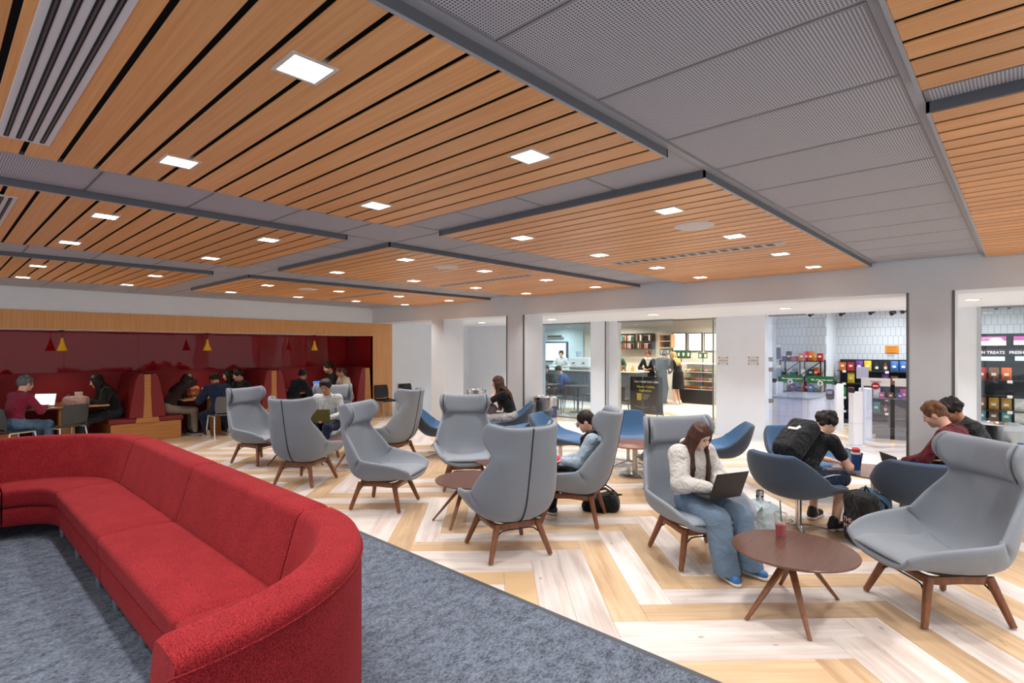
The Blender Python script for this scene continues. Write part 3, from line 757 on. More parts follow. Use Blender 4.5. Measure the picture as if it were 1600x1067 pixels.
# ================================================================== PEOPLE (smooth implicit bodies turned into meshes)
import openvdb
def V3(*a): return np.array(a, float)
def nrm(v): return v / (np.linalg.norm(v) + 1e-9)
class Blob:
    """smooth union of tapered capsules and ellipsoids -> one continuous mesh"""
    def __init__(s): s.p = []
    def cap(s, a, b, ra, rb=None, k=.03): s.p.append(('c', np.array(a, float), np.array(b, float), ra, ra if rb is None else rb, k)); return s
    def chain(s, pts, rs, k=.02):
        for i in range(len(pts) - 1): s.cap(pts[i], pts[i + 1], rs[i], rs[i + 1], k)
        return s
    def ell(s, c, r, R=None, k=.03): s.p.append(('e', np.array(c, float), np.eye(3) if R is None else R, np.array(r, float), 0, k)); return s
    def cut(s, c, r, R=None, k=.01): s.p.append(('x', np.array(c, float), np.eye(3) if R is None else R, np.array(r, float), 0, k)); return s
    def half(s, c, n, k=.008): s.p.append(('h', np.array(c, float), nrm(np.array(n, float)), 0, 0, k)); return s     # keep the side against n
    def box(s, c, r, R=None, rd=.02, k=.01): s.p.append(('b', np.array(c, float), np.eye(3) if R is None else R, np.array(r, float), rd, k)); return s
    def mesh(s, name, mat, vox):
        lo = np.full(3, 1e9); hi = -lo
        for q in s.p:
            if q[0] == 'c':
                r = max(q[3], q[4]); 
                for e in (q[1], q[2]): lo = np.minimum(lo, e - r); hi = np.maximum(hi, e + r)
            elif q[0] in 'eb':
                r = np.linalg.norm(q[3]) if q[0] == 'b' else max(q[3]); lo = np.minimum(lo, q[1] - r); hi = np.maximum(hi, q[1] + r)
        lo -= 5 * vox; hi += 5 * vox
        n = np.ceil((hi - lo) / vox).astype(int) + 1
        F = np.full(n, 1.0, np.float32)
        ax = [lo[i] + np.arange(n[i]) * vox for i in range(3)]
        for q in s.p:
            k = q[5]; pad = k + 6 * vox
            if q[0] == 'c': r = max(q[3], q[4]); a0 = np.minimum(q[1], q[2]) - r - pad; a1 = np.maximum(q[1], q[2]) + r + pad
            elif q[0] == 'h': a0, a1 = lo, hi
            else: r = np.linalg.norm(q[3]) if q[0] == 'b' else max(q[3]); a0 = q[1] - r - pad; a1 = q[1] + r + pad
            i0 = np.clip(((a0 - lo) / vox).astype(int), 0, n - 1); i1 = np.clip(((a1 - lo) / vox).astype(int) + 2, 1, n)
            sl = tuple(slice(i0[i], i1[i]) for i in range(3))
            X = ax[0][sl[0]][:, None, None]; Y = ax[1][sl[1]][None, :, None]; Z = ax[2][sl[2]][None, None, :]
            if q[0] == 'c':
                a, b = q[1], q[2]; ba = b - a; L = ba @ ba + 1e-12
                px, py, pz = X - a[0], Y - a[1], Z - a[2]
                t = np.clip((px * ba[0] + py * ba[1] + pz * ba[2]) / L, 0, 1)
                d = np.sqrt((px - t * ba[0]) ** 2 + (py - t * ba[1]) ** 2 + (pz - t * ba[2]) ** 2) - (q[3] + (q[4] - q[3]) * t)
            elif q[0] == 'h':
                d = (X - q[1][0]) * q[2][0] + (Y - q[1][1]) * q[2][1] + (Z - q[1][2]) * q[2][2]
            else:
                R = q[2]; px, py, pz = X - q[1][0], Y - q[1][1], Z - q[1][2]
                l = [R[i][0] * px + R[i][1] * py + R[i][2] * pz for i in range(3)]
                if q[0] == 'b':
                    m = [np.abs(l[i]) - (q[3][i] - q[4]) for i in range(3)]
                    d = np.sqrt(sum(np.maximum(v, 0) ** 2 for v in m)) + np.minimum(np.maximum(np.maximum(m[0], m[1]), m[2]), 0) - q[4]
                else:
                    k0 = np.sqrt(sum((l[i] / q[3][i]) ** 2 for i in range(3))); k1 = np.sqrt(sum((l[i] / q[3][i] ** 2) ** 2 for i in range(3))) + 1e-9
                    d = k0 * (k0 - 1) / k1
            f = F[sl]
            if q[0] == 'x' or q[0] == 'h':
                e = -d if q[0] == 'x' else d
                F[sl] = np.maximum(f, e) + np.maximum(k - np.abs(f - e), 0) ** 2 / (4 * k)
            else: F[sl] = np.minimum(f, d) - np.maximum(k - np.abs(f - d), 0) ** 2 / (4 * k)
        F = np.clip(F / vox, -3, 3).astype(np.float32)
        g = openvdb.FloatGrid(3.0); g.copyFromArray(F)
        P, Q = g.convertToQuads(isovalue=0.0)
        P = P * vox + lo
        me = bpy.data.meshes.new(name); nv, nq = len(P), len(Q)
        me.vertices.add(nv); me.vertices.foreach_set('co', P.astype(np.float32).ravel())
        me.loops.add(nq * 4); me.loops.foreach_set('vertex_index', Q[:, ::-1].astype(np.int32).ravel())
        me.polygons.add(nq); me.polygons.foreach_set('loop_start', np.arange(0, nq * 4, 4, dtype=np.int32))
        me.update(calc_edges=True); me.validate()
        me.polygons.foreach_set('use_smooth', [True] * len(me.polygons))
        me.materials.append(mat)
        return me
    def build(s, name, mat, parent, vox):
        o = bpy.data.objects.new(name, s.mesh(name, mat, vox)); COL.objects.link(o); o.parent = parent
        return o
def cloth(name, col, rough=.9, wr=.5, noise=.05, sheen=.1):
    """garment: soft folds as relief, slight mottling"""
    if name in MATS: return MATS[name]
    m, nt, b = newmat(name); c = srgb(col)
    tc = node(nt, 'ShaderNodeTexCoord'); n1 = node(nt, 'ShaderNodeTexNoise'); n1.inputs['Scale'].default_value = 9; n1.inputs['Detail'].default_value = 3; n1.inputs['Distortion'].default_value = 1.2
    link(nt, tc.outputs['Object'], n1.inputs['Vector'])
    n2 = node(nt, 'ShaderNodeTexNoise'); n2.inputs['Scale'].default_value = 300; link(nt, tc.outputs['Object'], n2.inputs['Vector'])
    cr = node(nt, 'ShaderNodeValToRGB'); link(nt, n2.outputs['Fac'], cr.inputs[0]); e = cr.color_ramp.elements
    e[0].position = .35; e[1].position = .65; e[0].color = tuple(v * (1 - noise) for v in c[:3]) + (1,); e[1].color = tuple(min(1, v * (1 + noise)) for v in c[:3]) + (1,)
    link(nt, cr.outputs[0], b.inputs['Base Color']); b.inputs['Roughness'].default_value = rough; b.inputs['Sheen Weight'].default_value = sheen; b.inputs['Specular IOR Level'].default_value = .2
    bp = node(nt, 'ShaderNodeBump'); bp.inputs['Strength'].default_value = min(1, wr * 2); bp.inputs['Distance'].default_value = .06
    link(nt, n1.outputs['Fac'], bp.inputs['Height']); link(nt, bp.outputs[0], b.inputs['Normal'])
    MATS[name] = m
    return m
def skin(name, col): 
    m = M(name, col, .5, noise=.03, nscale=30)
    b = m.node_tree.nodes['Principled BSDF']; b.inputs['Subsurface Weight'].default_value = .12; b.inputs['Subsurface Radius'].default_value = (.02, .008, .004); b.inputs['Subsurface Scale'].default_value = .4
    return m
def hairmat(name, col): return M(name, col, .5, noise=.35, nscale=6, bump=.6, bscale=40, stretch=(6, 6, .4), spec=.3)
def ik(a, t, l1, l2, pole):
    d = t - a; L = np.linalg.norm(d)
    if L > (l1 + l2) * .995: t = a + d / L * (l1 + l2) * .995; d = t - a; L = np.linalg.norm(d)
    x = (L * L + l1 * l1 - l2 * l2) / (2 * L); h = math.sqrt(max(l1 * l1 - x * x, 0)); u = d / L
    p = pole - u * (pole @ u); p = nrm(p)
    return a + u * x + p * h, t
SK1 = skin('skin_light', 'd9ab93'); SK2 = skin('skin_tan', 'bb8666'); SK3 = skin('skin_pale', 'e2bca8')
H_DARK = hairmat('hair_dark', '1d1613'); H_BROWN = hairmat('hair_brown', '452a20'); H_MID = hairmat('hair_midbrown', '6b4a33'); H_BLOND = hairmat('hair_blond', 'b08c5a'); H_GREY = hairmat('hair_grey', '5e5f63'); H_RED = hairmat('hair_auburn', '5c2f22')
def add_hand(B, W, d, n, side, curl=1.0, k=.006):
    d = nrm(d); n = nrm(n - d * (n @ d)); s = np.cross(n, d) * side
    R = np.array([d, s, n])
    B.cap(W - d * .03, W + d * .02, .024, .026, .015)
    B.ell(W + d * .05, (.05, .038, .017), R, .012)
    for i, (ln, rr) in enumerate(((.066, .0088), (.074, .009), (.070, .0088), (.056, .008))):
        b0 = W + d * (.088 - .004 * abs(i - 1.2)) + s * (.028 - .0185 * i)
        d1 = nrm(d + n * .35 * curl); b1 = b0 + d1 * ln * .55; d2 = nrm(d * (1 - .45 * curl) + n * .9 * curl); b2 = b1 + d2 * ln * .5
        B.cap(b0 - d * .015, b1, rr + .0008, rr, k); B.cap(b1, b2, rr, rr * .85, k)
    t0 = W + d * .022 + s * .034; t1 = t0 + nrm(s * .75 + d * .8 + n * .25) * .034; t2 = t1 + nrm(s * .2 + d * 1.0 + n * .3) * .03
    B.cap(t0 - s * .01, t1, .012, .0105, k); B.cap(t1, t2, .0105, .009, k)
def person(label, loc, deg, *, seat=.44, stand=False, lean=.12, bend=.2, head=(.2, 0.0), hands=None, feet=None, top=None, sleeve=1.0, bottom=None, legcut=1.0, flare=.0, baggy=0.0, shoe=None,
           hair=(H_DARK, 'short'), sk=SK1, vox=.011, size=1.0, face=False, group=None, neckline=True, twist=0.0, loose=0.0, shoulder=.172, build=True, roll=0.0, elbow=(0, 0)):
    t = thing('person', label, 'person', (loc[0], loc[1], loc[2] if len(loc) > 2 else 0), math.radians(deg), group)
    t.scale = (size,) * 3
    if stand: P = V3(0, 0, .93)
    else: P = V3(0, 0, seat + .095)
    s1 = V3(math.sin(lean), 0, math.cos(lean)); s2 = V3(math.sin(lean + bend), 0, math.cos(lean + bend))
    Cm = P + s1 * .24; N = Cm + s2 * .25
    ct, st = math.cos(twist), math.sin(twist)
    ly = V3(-st, ct, 0); fx = nrm(np.cross(ly, s2)); ly2 = np.cross(s2, fx)
    SR = np.array([fx, ly2, s2])                        # chest frame: forward, left, up
    sh = {1: N - s2 * .045 + ly2 * shoulder, -1: N - s2 * .045 - ly2 * shoulder}
    hp, hy = head
    hf0 = nrm(nrm(V3(fx[0], fx[1], 0)) * math.cos(hy) + ly2 * math.sin(hy)); hl = nrm(np.cross(V3(0, 0, 1), hf0))
    hf = hf0 * math.cos(hp) + V3(0, 0, -1) * math.sin(hp); hu = nrm(np.cross(hf, hl))
    if roll: hl, hu = hl * math.cos(roll) + hu * math.sin(roll), hu * math.cos(roll) - hl * math.sin(roll)
    HR = np.array([hf, hl, hu])
    nk = N + nrm(s2 + hu * .8 + hf * .25) * .085
    Hc = nk + hu * .085 + hf * .02
    hands = hands or {1: V3(.30, .10, P[2] + .08), -1: V3(.30, -.10, P[2] + .08)}
    el = {}; wr = {}
    for q in (1, -1):
        el[q], wr[q] = ik(sh[q], np.array(hands[q], float), .285, .25, V3(-.35, q * .75, -.6) + V3(elbow[0], 0, elbow[1]))
    hip = {q: P + V3(.0, q * .09, -.015) for q in (1, -1)}
    feet = feet or ({q: V3(0, q * .09, .085) for q in (1, -1)} if stand else {q: V3(.44, q * .12, .085) for q in (1, -1)})
    kn = {}; an = {}
    for q in (1, -1): kn[q], an[q] = ik(hip[q], np.array(feet[q], float), .43, .42, V3(1, q * .1, .6))
    # --- body: one continuous skin surface
    B = Blob()
    B.ell(Hc + hu * .018 - hf * .006, (.098, .077, .103), HR, .02)
    B.ell(Hc + hf * .026 - hu * .052, (.066, .056, .062), HR, .03)
    B.cap(Hc + hf * .088 + hu * .008, Hc + hf * .109 - hu * .022, .009, .013, .012)
    B.ell(Hc + hf * .084 - hu * .062, (.014, .024, .012), HR, .012)
    B.ell(Hc + hf * .074 - hu * .092, (.018, .022, .016), HR, .02)
    for q in (1, -1):
        B.ell(Hc + hl * q * .077 - hu * .012 - hf * .008, (.02, .008, .031), HR, .008)
        B.ell(Hc + hf * .06 + hl * q * .035 - hu * .03, (.03, .025, .028), HR, .02)
        B.cut(Hc + hf * .099 + hl * q * .032 + hu * .008, (.014, .018, .011), HR, .012)
    B.cap(N - s2 * .02, nk + hu * .02, .056, .052, .03)
    B.cap(sh[1], sh[-1], .05, .05, .05)
    B.ell(N - s2 * .15, (.10, .155, .17), SR, .05); B.ell(P + s1 * .12, (.095, .135, .16), None, .06)
    for q in (1, -1):
        B.chain([sh[q], el[q], wr[q]], [.048, .037, .024], .025)
        d = wr[q] - el[q]; nn = V3(0, 0, -1) if abs(nrm(d)[2]) < .8 else -fx
        add_hand(B, wr[q] + nrm(d) * .01, d, nn, -q, 1.0 if vox < .012 else .7, max(.005, vox * .5))
        if legcut < 1 or bottom is None or flare < 0: B.chain([hip[q], kn[q], an[q]], [.075, .052, .036], .03); B.cap(an[q], an[q] + V3(.03, 0, -.03), .036, .034, .02)
    B.build('body', sk, t, vox)
    # --- face
    if face:
        dk = M('eye_dark', '1c1512', .3)
        for q in (1, -1):
            MB().ball(Hc + hf * .087 + hl * q * .032 + hu * .004, (.008, .0135, .005), 10, 6, Matrix([hf, hl, hu]).transposed()).build('eye', dk, t, 180)
            MB().tube([Hc + hf * .099 + hl * q * .014 + hu * .021, Hc + hf * .096 + hl * q * .034 + hu * .027, Hc + hf * .083 + hl * q * .052 + hu * .021], [.0022, .003, .0015], 6).build('eyebrow', hair[0], t, 60)
        MB().ball(Hc + hf * .0955 - hu * .062, (.005, .02, .005), 10, 6, Matrix([hf, hl, hu]).transposed()).build('mouth', M('lips', 'a65a55', .45), t, 180)
    # --- upper garment
    if top is not None:
        T = Blob(); g = .012 + loose
        T.cap(sh[1] - s2 * .005, sh[-1] - s2 * .005, .052 + g, .052 + g, .05)
        T.ell(N - s2 * .15, (.103 + g, .158 + g, .175), SR, .05); T.ell(Cm - s2 * .02, (.10 + g, .145 + g, .17), SR, .05)
        T.ell(P + s1 * .06, (.108 + g, .152 + g, .13), None, .06)
        T.cap(N - s2 * .05, N + s2 * .012, .062 + g * .5, .056 + g * .4, .03)
        for q in (1, -1):
            if sleeve >= 1: T.chain([sh[q], el[q], wr[q] - nrm(wr[q] - el[q]) * .01], [.052 + g, .042 + g, .028 + g * .7], .03)
            else:
                e = sh[q] + (el[q] - sh[q]) * (sleeve + .25); T.cap(sh[q], e, .052 + g, .046 + g, .03); c = sh[q] + (el[q] - sh[q]) * (sleeve + .18); 
                T.cap(e, e, .001, .001, .001)
        T.cut(Hc - hu * .02 + hf * .01, (.10, .10, .125), HR, .01)
        T.build('top', top, t, vox)
    # --- lower garment
    if bottom is not None:
        T = Blob(); g = .008 + loose * .4
        T.ell(P - V3(0, 0, .005), (.125 + g, .168 + g, .115), None, .05)
        T.cap(P + V3(0, .05, .03), P + V3(0, -.05, .03), .115 + g, None, .04)
        for q in (1, -1):
            if legcut >= 1: T.chain([hip[q], kn[q], an[q] + (kn[q] - an[q]) * .0 + V3(0, 0, -.02)], [.088 + g + baggy * .5, .062 + g + flare * .3 + baggy, .048 + g + flare + baggy], .03)
            else:
                tot = .43 + .42; L = legcut * tot
                if L <= .43: T.cap(hip[q], hip[q] + (kn[q] - hip[q]) * (L / .43), .09 + g, .075 + g + flare, .03)
                else: T.chain([hip[q], kn[q], kn[q] + (an[q] - kn[q]) * ((L - .43) / .42)], [.09 + g, .07 + g, .06 + g], .03)
        if legcut >= 1 and shoe is not None: T.half(V3(0, 0, min(an[1][2], an[-1][2]) - .028), (0, 0, -1), .006)
        T.build('trousers' if legcut >= 1 else 'shorts', bottom, t, vox)
    # --- shoes
    if shoe is not None:
        for q in (1, -1):
            a = an[q]; fd = nrm(V3(1, q * .18, 0)) if not stand else nrm(V3(1, q * .1, 0)); zf = max(a[2] - .085, 0) + .004
            S = Blob(); 
            S.cap(V3(a[0], a[1], zf + .045) - fd * .04, V3(a[0], a[1], zf + .042) + fd * .13, .040, .036, .02)
            S.cap(V3(a[0], a[1], zf + .06) - fd * .02, V3(a[0], a[1], zf + .10) - fd * .02, .044, .042, .03)
            S.half(V3(0, 0, zf + .018), (0, 0, -1)); so_ = S.build('shoe', shoe, t, min(vox, .009))
            K = Blob(); K.cap(V3(a[0], a[1], zf + .02) - fd * .045, V3(a[0], a[1], zf + .02) + fd * .135, .045, .041, .01); K.half(V3(0, 0, zf + .026), (0, 0, 1)); K.half(V3(0, 0, zf), (0, 0, -1)); K.build('sole', M('shoe_sole', 'e3e0da', .6), so_, min(vox, .009))
    # --- hair
    hm, style = hair
    if style != 'none':
        H = Blob(); rr = random.Random(len(label)); hv = min(vox, .008)
        H.ell(Hc + hu * .026 - hf * .012, (.109, .089, .107) if style == 'long' else (.103, .083, .103), HR, .02)
        tuft = {'short': (40, .024, .012), 'curly': (46, .025, .010)}.get(style)
        if tuft:
            for _ in range(tuft[0]):
                v = nrm(V3(rr.uniform(-1, .75), rr.uniform(-1, 1), rr.uniform(-.35, 1)))
                c0 = Hc + hu * .026 - hf * .012 + (hf * v[0] * .094 + hl * v[1] * .075 + hu * v[2] * .096)
                H.ell(c0, (tuft[1] * rr.uniform(.8, 1.3),) * 3, None, tuft[2])
        H.cut(Hc + hf * .115 - hu * .045, (.085, .085, .105), HR, .015)
        H.cut(Hc + hf * .06 - hu * .125, (.13, .11, .092), HR, .02)
        if style == 'pony':
            H.chain([Hc + hu * .05 - hf * .105, Hc - hf * .15 + V3(0, 0, -.03), Hc - hf0 * .14 + V3(0, 0, -.16)], [.03, .038, .018], .02)
        if style == 'braid':
            H.ell(Hc - hf * .075 - hu * .03, (.05, .06, .07), HR, .03)
            pts = [Hc - hf * .06 - hu * .08, N + ly2 * .07 - fx * .05 + V3(0, 0, .05), N + ly2 * .11 + fx * .03 + V3(0, 0, .03)]
            for i_ in range(7): pts.append(N + ly2 * (.10 - .008 * i_) + fx * (.105 + .012 * i_) - s2 * (.03 + .052 * i_))
            H.chain(pts, [.035, .032, .032] + [.031, .026, .030, .025, .028, .022, .014], .012)
        if style == 'long':
            for q in (1, -1):
                for i_ in range(10):
                    f_ = i_ / 9.0                                   # 0 temple ... 1 back of the head
                    az = .98 + f_ * 1.8
                    ca, sa = math.cos(az), math.sin(az)
                    top_ = Hc + hu * (.118 - .01 * abs(f_ - .5)) + hl * q * .012 + hf * (.045 - .11 * f_)
                    s_a = Hc + hu * .075 + hf * ca * .088 + hl * q * sa * .074
                    s_b = Hc - hu * .01 + hf * ca * .100 + hl * q * (sa * .09 + .004)
                    s_c = Hc - hu * .09 + hf * (ca * .09) + hl * q * (sa * .092 + .004)
                    jt = rr.uniform(-.012, .012)
                    if f_ < .5:
                        d_ = N + fx * (.095 - .05 * f_) + ly2 * q * (.085 + .05 * f_) + s2 * .0
                        e_ = N + fx * (.135 + jt) + ly2 * q * (.075 + .07 * f_) - s2 * (.12 + .03 * rr.random()); g_ = e_ + fx * (.005 + jt) - s2 * .13 - V3(0, 0, .04)
                    else:
                        d_ = N - fx * (.055 + .06 * (f_ - .5)) + ly2 * q * (.16 - .28 * (f_ - .5)) + s2 * .02
                        e_ = d_ - fx * .035 - s2 * .12 + ly2 * jt; g_ = e_ - s2 * .10
                    H.chain([s_a, s_b, s_c, d_, e_, g_], [.015, .019, .020, .021, .018, .007], .009)
        H.build('hair', hm, t, hv)
    t['_j'] = 0; del t['_j']
    return t, dict(P=P, N=N, Hc=Hc, HR=HR, SR=SR, sh=sh, el=el, wr=wr, kn=kn, an=an, fx=fx, ly=ly2, s2=s2)
# --- things people carry
def laptop(label, loc, deg, lid='2b2c2e', tilt=110, w=.32, dpt=.22, screen=None, group=None):
    """origin at the hinge; the keyboard lies towards -x, the lid opens over the hinge"""
    t = thing('laptop', label, 'laptop', loc, math.radians(deg), group)
    m = M('laptop_' + lid, lid, .4, .4)
    MB().box(-dpt, 0, -w / 2, w / 2, 0, .014, c=.004).build('base', m, t)
    MB().box(-dpt + .09, -.03, -w / 2 + .02, w / 2 - .02, .0142, .0155).build('keyboard', M('laptop_keys', '1b1c1f', .6), t.children[-1])
    a = math.radians(tilt); R = Matrix.Translation((0, 0, .012)) @ Matrix.Rotation(math.radians(90) - (a - math.radians(0)) + math.radians(0), 4, 'Y')
    R = Matrix.Translation((0, 0, .012)) @ Matrix.Rotation(a - PI / 2, 4, 'Y')
    MB().box(-.004, .004, -w / 2, w / 2, 0, dpt, R, c=.002).build('lid', m, t)
    MB().box(-.0055, -.0042, -w / 2 + .012, w / 2 - .012, .012, dpt - .012, R).build('screen', screen or M('screen_dark', '22303f', .2, emit='9fb4c8', estr=.35), t.children[-1])
    return t
def backpack(label, loc, deg, col, tilt=0.0, h=.46, strap=True, flat=False, sx=1.0):
    t = thing('backpack', label, 'backpack', loc, math.radians(deg)); t.rotation_euler = (0, tilt, math.radians(deg))
    m = cloth('pack_' + col, col, .7, .4)
    Blob().box((0, 0, h / 2), (.10 * sx, .15, h / 2), None, .07).box((.06, 0, h * .33), (.075 * sx, .12, h * .27), None, .05, .03).build('bag', m, t, .010)
    MB().tube([(.045, -.10, h * .93), (.07, 0, h * .985), (.045, .10, h * .93)], .004, 6).build('zip', M('zip_grey', '55585c', .4, .5), t)
    MB().tube([(-.06, -.03, h - .01), (-.05, 0, h + .045), (-.06, .03, h - .01)], .008, 6).build('handle', m, t)
    if strap:
        for q in (-1, 1):
            MB().tube([(-.09, q * .06, h * .93), (-.17, q * .075, h * .75), (-.175, q * .08, h * .45), (-.10, q * .12, h * .12)], 1, 8, flat=(.025, .007)).build('strap', m, t, 60)
    return t
# ------------------------------------------------------------------ alcove with the booths (x = XW)
ORD = ['first', 'second', 'third', 'fourth', 'fifth', 'sixth', 'seventh', 'eighth', 'ninth', 'tenth', 'eleventh', 'twelfth', 'thirteenth', 'fourteenth']
m_portal = wood('portal_veneer', 'c68a52', 'dba66c', 'z', .45, 55, 1.3, rnd=False)
m_redwall = M('alcove_red_paint', '8e1a25', .6, noise=.03, nscale=4)
XB = -13.30
tag(MB().box(XB - .1, XB, -2, YW, 0, 2.2).build('wall_alcove', m_redwall), kind='structure')
tag(MB().box(XB, XW - .02, YW, YW + .08, 0, 2.2).build('wall_alcove_end', m_redwall), kind='structure')
tag(MB().box(XB, XW - .12, -2, YW, 2.086, 2.20).build('ceiling_alcove', m_ceilwhite), kind='structure')
tag(MB().box(XW - .3, XW - .012, -3, YW + .3, 2.40, 2.97).build('wall_left_header', m_white), kind='structure')
po = MB().box(XW - .12, XW, -2, YW + .58, 2.086, 2.40).build('trim_6', m_portal); tag(po, kind='structure')
MB().box(XW - .14, XW, YW, YW + .58, 0, 2.086).build('jamb', m_portal, po)
MB().box(XW - .12, XW + .004, -2, YW, 2.080, 2.086).build('light_strip', m_ceilwhite, po)
# glossy red glass panels above the booth backs: slightly wavy sheets
def redglass():
    m, nt, b = newmat('red_back_painted_glass')
    b.inputs['Base Color'].default_value = srgb('8c0d15'); b.inputs['Roughness'].default_value = .03; b.inputs['Coat Weight'].default_value = .08; b.inputs['Coat IOR'].default_value = 1.6; b.inputs['Specular IOR Level'].default_value = .28
    tc = node(nt, 'ShaderNodeTexCoord'); n1 = node(nt, 'ShaderNodeTexNoise'); n1.inputs['Scale'].default_value = 1.6; n1.inputs['Detail'].default_value = 1
    link(nt, tc.outputs['Object'], n1.inputs['Vector']); bp = node(nt, 'ShaderNodeBump'); bp.inputs['Strength'].default_value = .3; bp.inputs['Distance'].default_value = .02
    link(nt, n1.outputs['Fac'], bp.inputs['Height']); link(nt, bp.outputs[0], b.inputs['Normal']); link(nt, bp.outputs[0], b.inputs['Coat Normal'])
    return m
m_rg = redglass()
wa = bpy.data.objects['wall_alcove']
for k in range(8):
    y0 = -1.8 + k * 1.195
    MB().box(XB, XB + .012, y0 + .002, y0 + 1.193, 1.30, 2.084).build('glass_panel', m_rg, wa)
MB().box(XB + .2, XW - .1, YW - .012, YW, 1.30, 2.084).build('glass_panel', m_rg, bpy.data.objects['wall_alcove_end'])

# pendant lamps
m_yel = M('pendant_yellow', 'f2b70e', .35, coat=.3)
pl_names = ['leftmost', 'middle', 'rightmost']
for k, y in enumerate((1.67, 4.06, 6.45)):
    t = thing('pendant_lamp', '%s small yellow pendant lamp hanging over a red booth table' % pl_names[k], 'lamp', (-12.6, y, 2.086), group='yellow pendant lamps')
    MB().lathe([(.05, 0), (.05, -.012), (.01, -.02)], n=20).build('canopy', m_black, t, 40)
    MB().cyl((0, 0, -.01), (0, 0, -.15), .004, n=6).build('cord', m_black, t)
    MB().lathe([(.018, -.14), (.022, -.17), (.03, -.22), (.05, -.28), (.075, -.345), (.082, -.37), (.078, -.37), (.045, -.28), (.02, -.2)], n=24, cap=False).build('shade', m_yel, t, 40)
    MB().ball((0, 0, -.33), .03).build('bulb', M('bulb_warm', 'ffffff', .4, emit='ffd9a0', estr=12), t, 180)
    l = bpy.data.lights.new('pendant_glow', 'SPOT'); l.energy = 34; l.color = (1, .86, .68); l.spot_size = math.radians(125); l.spot_blend = .7; l.shadow_soft_size = .03
    lo = bpy.data.objects.new('pendant_glow', l); COL.objects.link(lo); lo.location = (0, 0, -.35); lo.parent = t

# banquettes
m_ban = M('banquette_vinyl', '7a161c', .5, noise=.05, nscale=30)
m_bwood = wood('banquette_veneer', 'a56a34', 'c48a4e', 'y', .42, 50, 2, rnd=False)
def banquette(y, sides, label):
    t = thing('banquette', label, 'bench', (-12.70, y, 0), group='red booth benches')
    hw = .61; L = .58
    y0 = -hw if -1 in sides else -.19; y1 = hw if 1 in sides else .14
    MB().box(-L, L, y0 + (.04 if -1 in sides else 0), y1 - (.04 if 1 in sides else 0), 0, .36, c=.004).build('plinth', m_bwood, t)
    # A-shaped end panel
    R = Matrix.Translation((L, 0, 0)) @ Matrix(((0, 0, 1, 0), (1, 0, 0, 0), (0, 1, 0, 0), (0, 0, 0, 1)))
    a = -.19 if -1 in sides else -.12; b = .19 if 1 in sides else .12
    MB().prism([(a, .36), (b, .36), (.07, 1.27), (-.07, 1.27)], .002, .022, R).build('end_panel', m_bwood, t)
    for s in sides:
        MB().box(-L, L + .02, min(s * .17, s * hw), max(s * .17, s * hw), .362, .455, c=.025).build('seat_cushion', m_ban, t, 40)
        rows = []
        for x in (-L, -L + .02, 0, L + .015, L + .035):
            e = .012 if x in (-L, L + .035) else 0
            rows.append([Vector((x, s * v, z)) for v, z in ((.07 + e, .46), (.30 - e, .46), (.295 - e, .56), (.255 - e, .85), (.195 - e, 1.18 - e), (.16 - e, 1.265 - e), (.11, 1.30 - e), (.05 + e, 1.275 - e), (.05 + e, .9))])
        m = MB().grid(rows, True); k = len(rows[0]); m.add(rows[0], [tuple(range(k))]); m.add(rows[-1], [tuple(range(k - 1, -1, -1))])
        m.build('backrest', m_ban, t, 50)
    return t
banquette(2.865, (-1, 1), 'double sided red booth bench with wooden A-shaped end nearest the red sofa')
banquette(5.255, (-1, 1), 'double sided red booth bench between the second and third booth tables')
banquette(7.60, (-1,), 'single red booth bench at the far right end of the alcove')
banquette(.475, (-1, 1), 'red booth bench at the left edge behind the man in maroon')
# booth tables
m_btop = wood('booth_table_wood', '8a5430', 'ad7443', 'y', .3, 60, 2, rnd=False, coat=.2)
for k, y in enumerate((1.67, 4.06, 6.45)):
    t = thing('booth_table', '%s booth table, brown wood top on a slab leg under a yellow lamp' % ['left', 'middle', 'right'][k], 'table', (-12.68, y, 0), group='booth tables')
    MB().box(-.60, .60, -.60, .60, .715, .75, c=.004).build('table_top', m_btop, t)
    MB().box(-.60, .604, -.604, .604, .735, .744).build('edge_band', M('table_edge_pale', 'd9b88c', .5), t)
    MB().box(.40, .56, -.11, .11, 0, .715, c=.003).build('leg', m_bwood, t)
    MB().box(-.5, .40, -.03, .03, .30, .36).build('stretcher', m_bwood, t)
